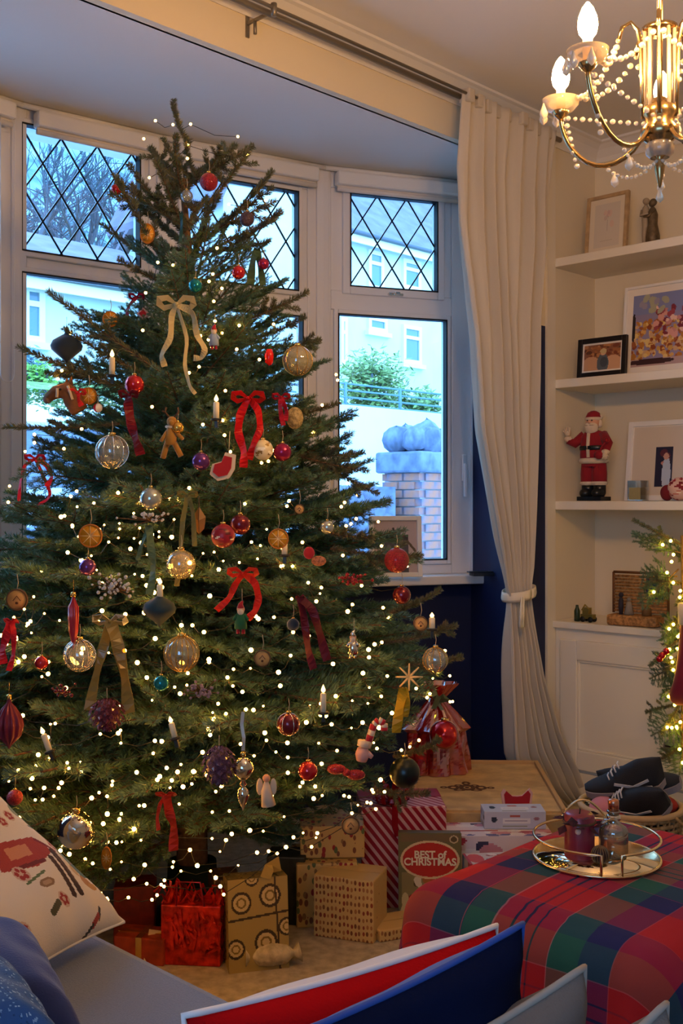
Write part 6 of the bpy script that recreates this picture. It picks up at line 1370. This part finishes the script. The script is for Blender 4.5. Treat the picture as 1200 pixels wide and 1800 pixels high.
e = thing('reed_bottle', 'clear glass diffuser bottle with copper cap on the mirror tray', 'bottle', (tx+.04, ty+.0, Z0+.006)); m = MB(); m.lathe([(0, 0), (.031, 0), (.034, .004), (.034, .058), (.03, .068), (.016, .076), (.013, .08), (.013, .1), (.016, .102), (.016, .106), (.011, .106)], 28); m.build('glass', glassy('bottle_glass', 'f6eedc', .7, .03, .06), e)
m = MB(); m.lathe([(0, .005), (.030, .005), (.031, .04), (0, .04)], 24); m.build('liquid', glassy('amber_liquid', 'e2b468', .3, .02, .25), e); m = MB(); m.lathe([(0, .102), (.012, .102), (.013, .128), (.011, .132), (0, .133)], 20); m.build('cap', mat('copper', 'c98c70', .25, 1), e); m = MB(); m.lathe([(.013, .083), (.0165, .085), (.0165, .094), (.013, .096)], 20); m.build('collar', M_SILVER, e)
m = MB(); m.ribbon([(-.02, -.014, .088), (-.03, -.03, .094), (-.04, -.03, .08), (-.02, -.02, .088), (-.005, -.03, .096), (.01, -.03, .08)], .005); m.build('bow', M_SILVER, e)
e = thing('wire_ball', 'small dark wire and bead ball on the front of the mirror tray', 'ornament', (tx-.006, ty-.06, Z0+.006+.021)); m = MB(); m.sphere((0, 0, 0), .019, 18, 12); m.build('core', mat('dark_plum', '3a1e22', .4), e)
m = MB()
for i in range(9): a = pi*i/9; m.tube([(.0205*sin(t)*cos(a), .0205*sin(t)*sin(a), .0205*cos(t)) for t in np.linspace(0, 2*pi, 20)], .0012, 4, cap=False)
m.build('wire', mat('tarnished_gold', '8c7458', .3, .9), e)
# ---------------- basket of shoes ----------------
bx, by = .925, 3.46; BH = .335
bk = thing('wicker_basket', 'round wicker basket filled with black trainers beside the cabinet', 'basket', (bx, by, 0)); mw_ = mat('basket_cane', 'a08458', .8, var=.45, vscale=60, bump=.8, bscale=150)
m = MB(); nst = 44
for k in range(nst):
    a = 2*pi*k/nst; m.tube([(.128*cos(a), .128*sin(a), .0), (.142*cos(a), .142*sin(a), BH*.5), (.157*cos(a), .157*sin(a), BH)], .0042, 5)
m.build('stakes', mw_, bk)
for i in range(16): z = .012+i*BH/16.2; r = .128+.029*z/BH; m = MB(); m.tube([((r+.0035*(1 if (j+i) % 2 else -1))*cos(2*pi*j/nst), (r+.0035*(1 if (j+i) % 2 else -1))*sin(2*pi*j/nst), z) for j in range(nst+1)], .0075, 5, cap=False); m.build('cane_row', mw_, bk)
m = MB(); m.tube(ringm(.158, BH, n=50), .010, 8, cap=False); m.build('rim', mat('basket_rim', 'c0a070', .7), bk, bevel=0); m = MB(); m.lathe([(0, .004), (.12, .004), (.12, .012), (0, .012)], 24); m.build('base', mw_, bk)
m = MB(); m.tube([(.10, -.125, BH), (.14, -.15, BH-.04), (.17, -.12, BH-.06), (.175, -.06, BH-.01), (.155, -.02, BH)], .005, 6); m.build('handle', mw_, bk)
bb = lambda nm, lb, p, r, sc, mt, cat='clothing': (lambda e: (blob(e, 'body', [('s', (0, 0, 0), r, sc)], mt), e)[1])(thing(nm, lb, cat, (bx+p[0], by+p[1], p[2])))
bb('pink_slipper', 'pink fluffy slipper at the left in the shoe basket', (-.095, -.05, BH+.005), .045, (.8, 1.1, 1), mat('pink_fluff', 'c88088', 1, bump=1, bscale=120), 'slipper')
e = bb('red_sock_ball', 'bright red folded sock in the front of the shoe basket', (-.075, -.105, BH-.01), .034, (.6, 1, .7), rfelt, 'sock')
bb('red_scarf', 'orange red knitted scarf at the right in the shoe basket', (.10, .0, BH+.0), .05, (.6, 1, 1.1), mat('orange_red_knit', 'a83020', .95, bump=1, bscale=100), 'scarf')
bb('dark_cloth', 'dark folded cloth lying beneath the trainers in basket', (.0, .02, BH-.05), .11, (.7, 1, 1), mat('charcoal_cloth', '26262a', .95), 'cloth')
def shoe(label, loc, rot, L=.25):
    e = thing('trainer', label, 'shoe', loc); e.rotation_euler = rot; e['group'] = 'trainers in the basket'
    n = 22
    def sec(i, part):
        t = i/(n-1); x = (t-.5)*L; w = (.036+.012*sin(pi*min(1, t*1.15))**.8)*(1 if t < .8 else sqrt(max(.02, 1-((t-.8)/.22)**2))); w *= (1 if t > .1 else sqrt(max(.05, t/.1)))
        top = .1-.0*t if t < .3 else .1-(t-.3)/.45*.052 if t < .75 else .048-(t-.75)*.06; return x, w, top
    vs = []; m_ = 12
    for i in range(n):
        x, w, top = sec(i, 0)
        for k in range(m_):
            a = pi*k/(m_-1); vs.append((x, w*cos(a)*(1-.25*sin(a)*(i < n*.5)), .018+(top-.018)*sin(a)**.8))
    m = MB(); m.add(vs, [(i*m_+k, i*m_+k+1, (i+1)*m_+k+1, (i+1)*m_+k) for i in range(n-1) for k in range(m_-1)], smooth=True); m.add([vs[k] for k in range(m_)], [tuple(range(m_))]); m.build('upper', mat('black_mesh', '111114', .7, bump=.6, bscale=500), e)
    vs = []
    for i in range(n): x, w, top = sec(i, 0); vs += [(x, w*1.08, .0), (x, w*1.1, .024), (x, -w*1.1, .024), (x, -w*1.08, .0)]
    m = MB(); m.add(vs, [(i*4+k, i*4+(k+1) % 4, i*4+4+(k+1) % 4, i*4+4+k) for i in range(n-1) for k in range(4)]+[(0, 1, 2, 3), ((n-1)*4+3, (n-1)*4+2, (n-1)*4+1, (n-1)*4)]); m.build('sole', mat('grey_sole', '8c8484', .7), e)
    for i in range(4): x = L*(.02+.05*i); m = MB(); z = .098-.013*i; m.tube([(x, -.018, z-.006), (x+.004, 0, z), (x, .018, z-.006)], .0028, 5); m.build('lace', mat('white_lace', 'c8c4c0', .8), e)
    for sg in (-1, 1):
        m = MB(); m.ribbon([(-L*.3, sg*.041, .05), (-L*.1, sg*.0455, .035), (L*.12, sg*.045, .055)], .009, (0, 1, 0), th=.0015); m.build('side_stripe', mat('white_stripe', 'c4c0bc', .5), e)
    return e
shoe('black trainer on top of the basket pile with pale laces toward the curtain', (bx-.02, by-.02, BH+.06), (radians(-25), radians(12), radians(165)))
shoe('black trainer lying on its side at the right top of the basket pile', (bx+.05, by+.03, BH+.04), (radians(28), radians(-14), radians(-28)))
shoe('black trainer below with the grey sole showing at the left', (bx-.01, by-.06, BH+.012), (radians(-50), radians(8), radians(150)))

# ---------------- sofa and cushions ----------------
M_SOFA = mat('blue_grey_sofa', '7d889c', .95, bump=.5, bscale=450, var=.10, vscale=300, sheen=.3)
M_SOFA2 = mat('grey_sofa_back', '6c6762', .95, bump=.5, bscale=450)
sf = thing('sofa', 'blue grey fabric sofa with loose seat cushion in the foreground', 'sofa', W(.5, -3.75, 0), RZ)
SW, SD = 2.3, .86          # along s, along t
m = MB(); m.box(.0, SW, .02, SD-.03, .1, .30); m.build('base', M_SOFA, sf, bevel=.02)
m = MB(); m.box(0, .16, 0, SD-.02, .08, .58); m.build('arm', M_SOFA, sf, bevel=.04); m = MB(); m.box(SW-.16, SW, 0, SD-.02, .08, .58); m.build('arm', M_SOFA, sf, bevel=.04)
m = MB(); m.box(.165, 1.15, .12, SD, .305, .45); m.build('seat_cushion', M_SOFA, sf, bevel=.03); m = MB(); m.box(1.155, SW-.165, .12, SD, .305, .45); m.build('seat_cushion', M_SOFA, sf, bevel=.03)
m = MB(); m.box(.165, SW-.165, -.02, .10, .1, .60); m.build('backrest', M_SOFA, sf, bevel=.04)
for x in (.06, SW-.06):
    for y in (.06, SD-.08): m = MB(); m.tube([(x, y, .1), (x, y, 0)], [.025, .018], 10); m.build('leg', mat('dark_wood', '3c281a', .5), sf)
def pillow(label, c00, c10, c11, c01, th, mt, painter=None, base='ffffff', n=60, piping=None, pp=.007, name='cushion', corner=.06, side_mt=None, group='scatter cushions'):
    """c00..c01 corners in order; a along c00-c10, b along c00-c01; the printed side faces along (c10-c00)x(c01-c00)"""
    c00, c10, c11, c01 = map(Vector, (c00, c10, c11, c01)); cen = (c00+c10+c11+c01)/4; nrm = (c10-c00).cross(c01-c00).normalized()
    e = thing(name, label, 'cushion', cen, 0, group)
    def sf_(a, b, sg):
        A_, B_ = 1-abs(2*a-1), 1-abs(2*b-1)
        q = (max(0, 1-(2*a-1)**4)*max(0, 1-(2*b-1)**4))**.62
        pinch = corner*(1-abs(2*a-1)**2)*abs(2*b-1)**3, corner*(1-abs(2*b-1)**2)*abs(2*a-1)**3
        bb_ = b+(.5-b)*pinch[0]*2*.5; aa_ = a+(.5-a)*pinch[1]*2*.5
        p_ = (c00*(1-aa_)+c10*aa_)*(1-bb_)+(c01*(1-aa_)+c11*aa_)*bb_
        wr_ = .0025*sin(17*a+9*b)*q+.003*sin(31*b+4*a)*(1-q)*q*4
        return p_+nrm*sg*(th/2*q+wr_)-cen
    m = MB(); m.grid(lambda a, b: sf_(a, b, 1), n, n); 
    if painter or side_mt:
        o = m.build('front_cover', painted(.9, sheen=.2, bump=.3) if painter else mt, e); 
        if painter: paint(o, base, painter)
        m = MB(); m.grid(lambda a, b: sf_(b, a, -1), 30, 30); m.build('back_cover', side_mt or mt, e)
    else:
        m.grid(lambda a, b: sf_(b, a, -1), n, n); m.build('cover', mt, e)
    if piping:
        loop = [sf_(t, 0, 0) for t in np.linspace(0, 1, 20)]+[sf_(1, t, 0) for t in np.linspace(0, 1, 20)][1:]+[sf_(1-t, 1, 0) for t in np.linspace(0, 1, 20)][1:]+[sf_(0, 1-t, 0) for t in np.linspace(0, 1, 20)][1:]
        m = MB(); m.tube(loop, pp, 8, cap=False); m.build('piping', piping, e)
    return e
# festive white cushion on the left
P1 = Vector((-.428, 2.13, .475)); e1 = Vector((-.145, -.40, .02)); e2 = Vector((-.36, .09, .285))
def xmas(c):
    R1 = random.Random(21)
    def pepper(x, y, r): 
        c.ell(x, y, r, r, 'c8a890')
        for k in range(5):
            a = 2*pi*k/5; c.ell(x+r*.55*cos(a), y+r*.55*sin(a), r*.3, r*.3, '9c2c24')
    def holly(x, y, s, a): 
        for k in (-1, 0, 1): c.ell(x+s*cos(a+k*.9), y+s*sin(a+k*.9), s*.9, s*.35, '2e5a44' if k else '3c6c50', a+k*.9)
        c.ell(x, y, s*.3, s*.3, 'b02430')
    # a runs up the cushion edge (u), b towards the viewer (v)
    c.ell(.62, .10, .05, .07, '7c8c6c'); c.ell(.55, .05, .03, .05, 'a03a34')
    c.poly([(.50, .02), (.30, -.02), (.22, .06), (.27, .14), (.40, .16), (.46, .12)], '56705c')
    for x, y, s, a in ((.36, .03, .035, .3), (.44, .06, .035, 1.2), (.30, .10, .03, 2), (.52, .10, .03, .5), (.47, .02, .03, 2.5)): holly(x, y, s, a)
    c.poly([(.30, .03), (.22, .05), (.22, .12), (.30, .11)], '2e5c50'); c.ell(.20, .12, .035, .035, 'a8702c'); c.ell(.17, .10, .02, .03, 'b8843c'); c.ell(.26, .15, .03, .03, 'c0a070')
    c.poly([(.47, .22), (.50, .50), (.37, .56), (.33, .36), (.37, .20)], 'a23224'); c.poly([(.45, .30), (.46, .44), (.40, .46), (.39, .32)], 'c88058'); c.line(.345, .30, .36, .50, .02, '6c1c1c'); c.line(.45, .22, .37, .18, .02, '7c1c20')
    c.line(.37, .20, .155, .245, .035, '38241e'); c.line(.345, .25, .16, .29, .028, '402a22'); c.line(.36, .225, .16, .265, .008, 'e0d4c4'); c.line(.34, .21, .2, .22, .01, '5c4030')
    for x, y, r in ((.43, .10, .035), (.40, .14, .03), (.33, .48, .04), (.16, .37, .035), (.60, .22, .03), (.58, .3, .03), (.12, .7, .04), (.75, .4, .04), (.7, .75, .05)): pepper(x, y, r)
    c.ell(.25, .40, .022, .05, '8c6c4c'); c.ell(.25, .40, .012, .03, 'b09070'); c.line(.155, .42, .13, .48, .03, '4c4a30'); c.line(.30, .36, .28, .5, .012, '5c6c44')
    c.line(.07, .17, .035, .20, .018, '2e2a24'); c.line(.045, .20, .02, .25, .022, '9c2c28'); c.line(.02, .25, -.01, .33, .012, '2e2a20')
pillow('cream Christmas print cushion leaning at the left end of sofa', P1, P1+e2, P1+e1+e2, P1+e1, .13, mat('cream_cushion', 'dcd0bc', .9), xmas, base='ddd0bc', n=200, piping=mat('cream_piping', 'e6dccb', .8), pp=.003)
P2 = P(48, 1462, 2.22)
pillow('plain white cushion behind the Christmas print cushion', P2, P2+Vector((-.26, .02, .32)), P2+Vector((-.50, -.30, .30)), P2+Vector((-.24, -.32, -.02)), .12, mat('white_cushion', 'd8d6d8', .9), piping=mat('white_piping', 'e6e4e4', .8), pp=.003)
# blue cushions bottom left
pillow('plain navy blue cushion at the bottom left corner', P(-130, 1850, 1.40), P(158, 1835, 1.42), P(66, 1664, 1.72), P(-210, 1640, 1.75), .15, mat('navy_cotton', '2e3f78', .85, bump=.3, bscale=300, sheen=.3), piping=mat('navy_piping', '26346a', .8), pp=.004)
def dots(c):
    Rr = random.Random(5)
    for _ in range(900): c.ell(Rr.random(), Rr.random(), .006, .006, Rr.choice(['7c9cc0', '9ab4cc', '20406c']))
pillow('speckled mid blue cushion in front of the plain navy one', P(-160, 1870, 1.20), P(132, 1858, 1.20), P(28, 1718, 1.41), P(-230, 1700, 1.42), .11, mat('blue_speckle', '30588c', .9), dots, base='2c5488', n=160, piping=mat('speckle_piping', '5c80ac', .8), pp=.003)
# red, white edged cushion and navy velvet cushion: top edges run along the picture
def upright(label, A_, B_, drop, th, mt, lean=0, **k):
    A_, B_ = Vector(A_), Vector(B_); dn = Vector((lean[0], lean[1], -1)).normalized()*drop if lean else Vector((0, 0, -drop))
    return pillow(label, A_+dn, B_+dn, B_, A_, th, mt, **k)
A1 = P(322, 1786, .99); B1 = P(872, 1627, 1.22)
upright('red velvet cushion with white back and edge in the bottom foreground', A1, B1, .34, .125, mat('red_velvet_cushion', 'b80c10', 1, spec=.1, bump=.3, bscale=300), lean=(.0, .20), side_mt=mat('white_cushion', 'd8d6d8', .9), piping=mat('white_piping', 'e6e4e4', .8), pp=.0035, corner=.05)
A2 = P(440, 1848, .90); B2 = P(918, 1624, 1.10)
upright('dark navy velvet cushion with blue edge in the bottom foreground', A2, B2, .34, .085, mat('navy_velvet_cushion', '0c1430', 1, spec=.08, bump=.3, bscale=300), lean=(.0, .17), side_mt=mat('royal_blue_velvet', '1e4a9c', .7, sheen=.1), piping=mat('royal_blue_velvet', '1e4a9c', .7), pp=.0035, corner=.05)
A3 = P(862, 1800, 1.02); B3 = P(1026, 1700, 1.10)
upright('grey piped back cushion corner right of the navy velvet cushion', A3+Vector((-.12, -.08, -.02)), B3, .34, .09, M_SOFA2, lean=(.02, .10), piping=mat('grey_piping', '9a958c', .9), pp=.004, corner=.04)
A4 = P(1040, 1850, 1.0); B4 = P(1170, 1764, 1.06)
upright('grey piped cushion corner at the bottom right edge', A4+Vector((-.05, -.04, -.02)), B4, .34, .09, M_SOFA2, lean=(.02, .10), piping=mat('grey_piping', '9a958c', .9), pp=.004, corner=.04)
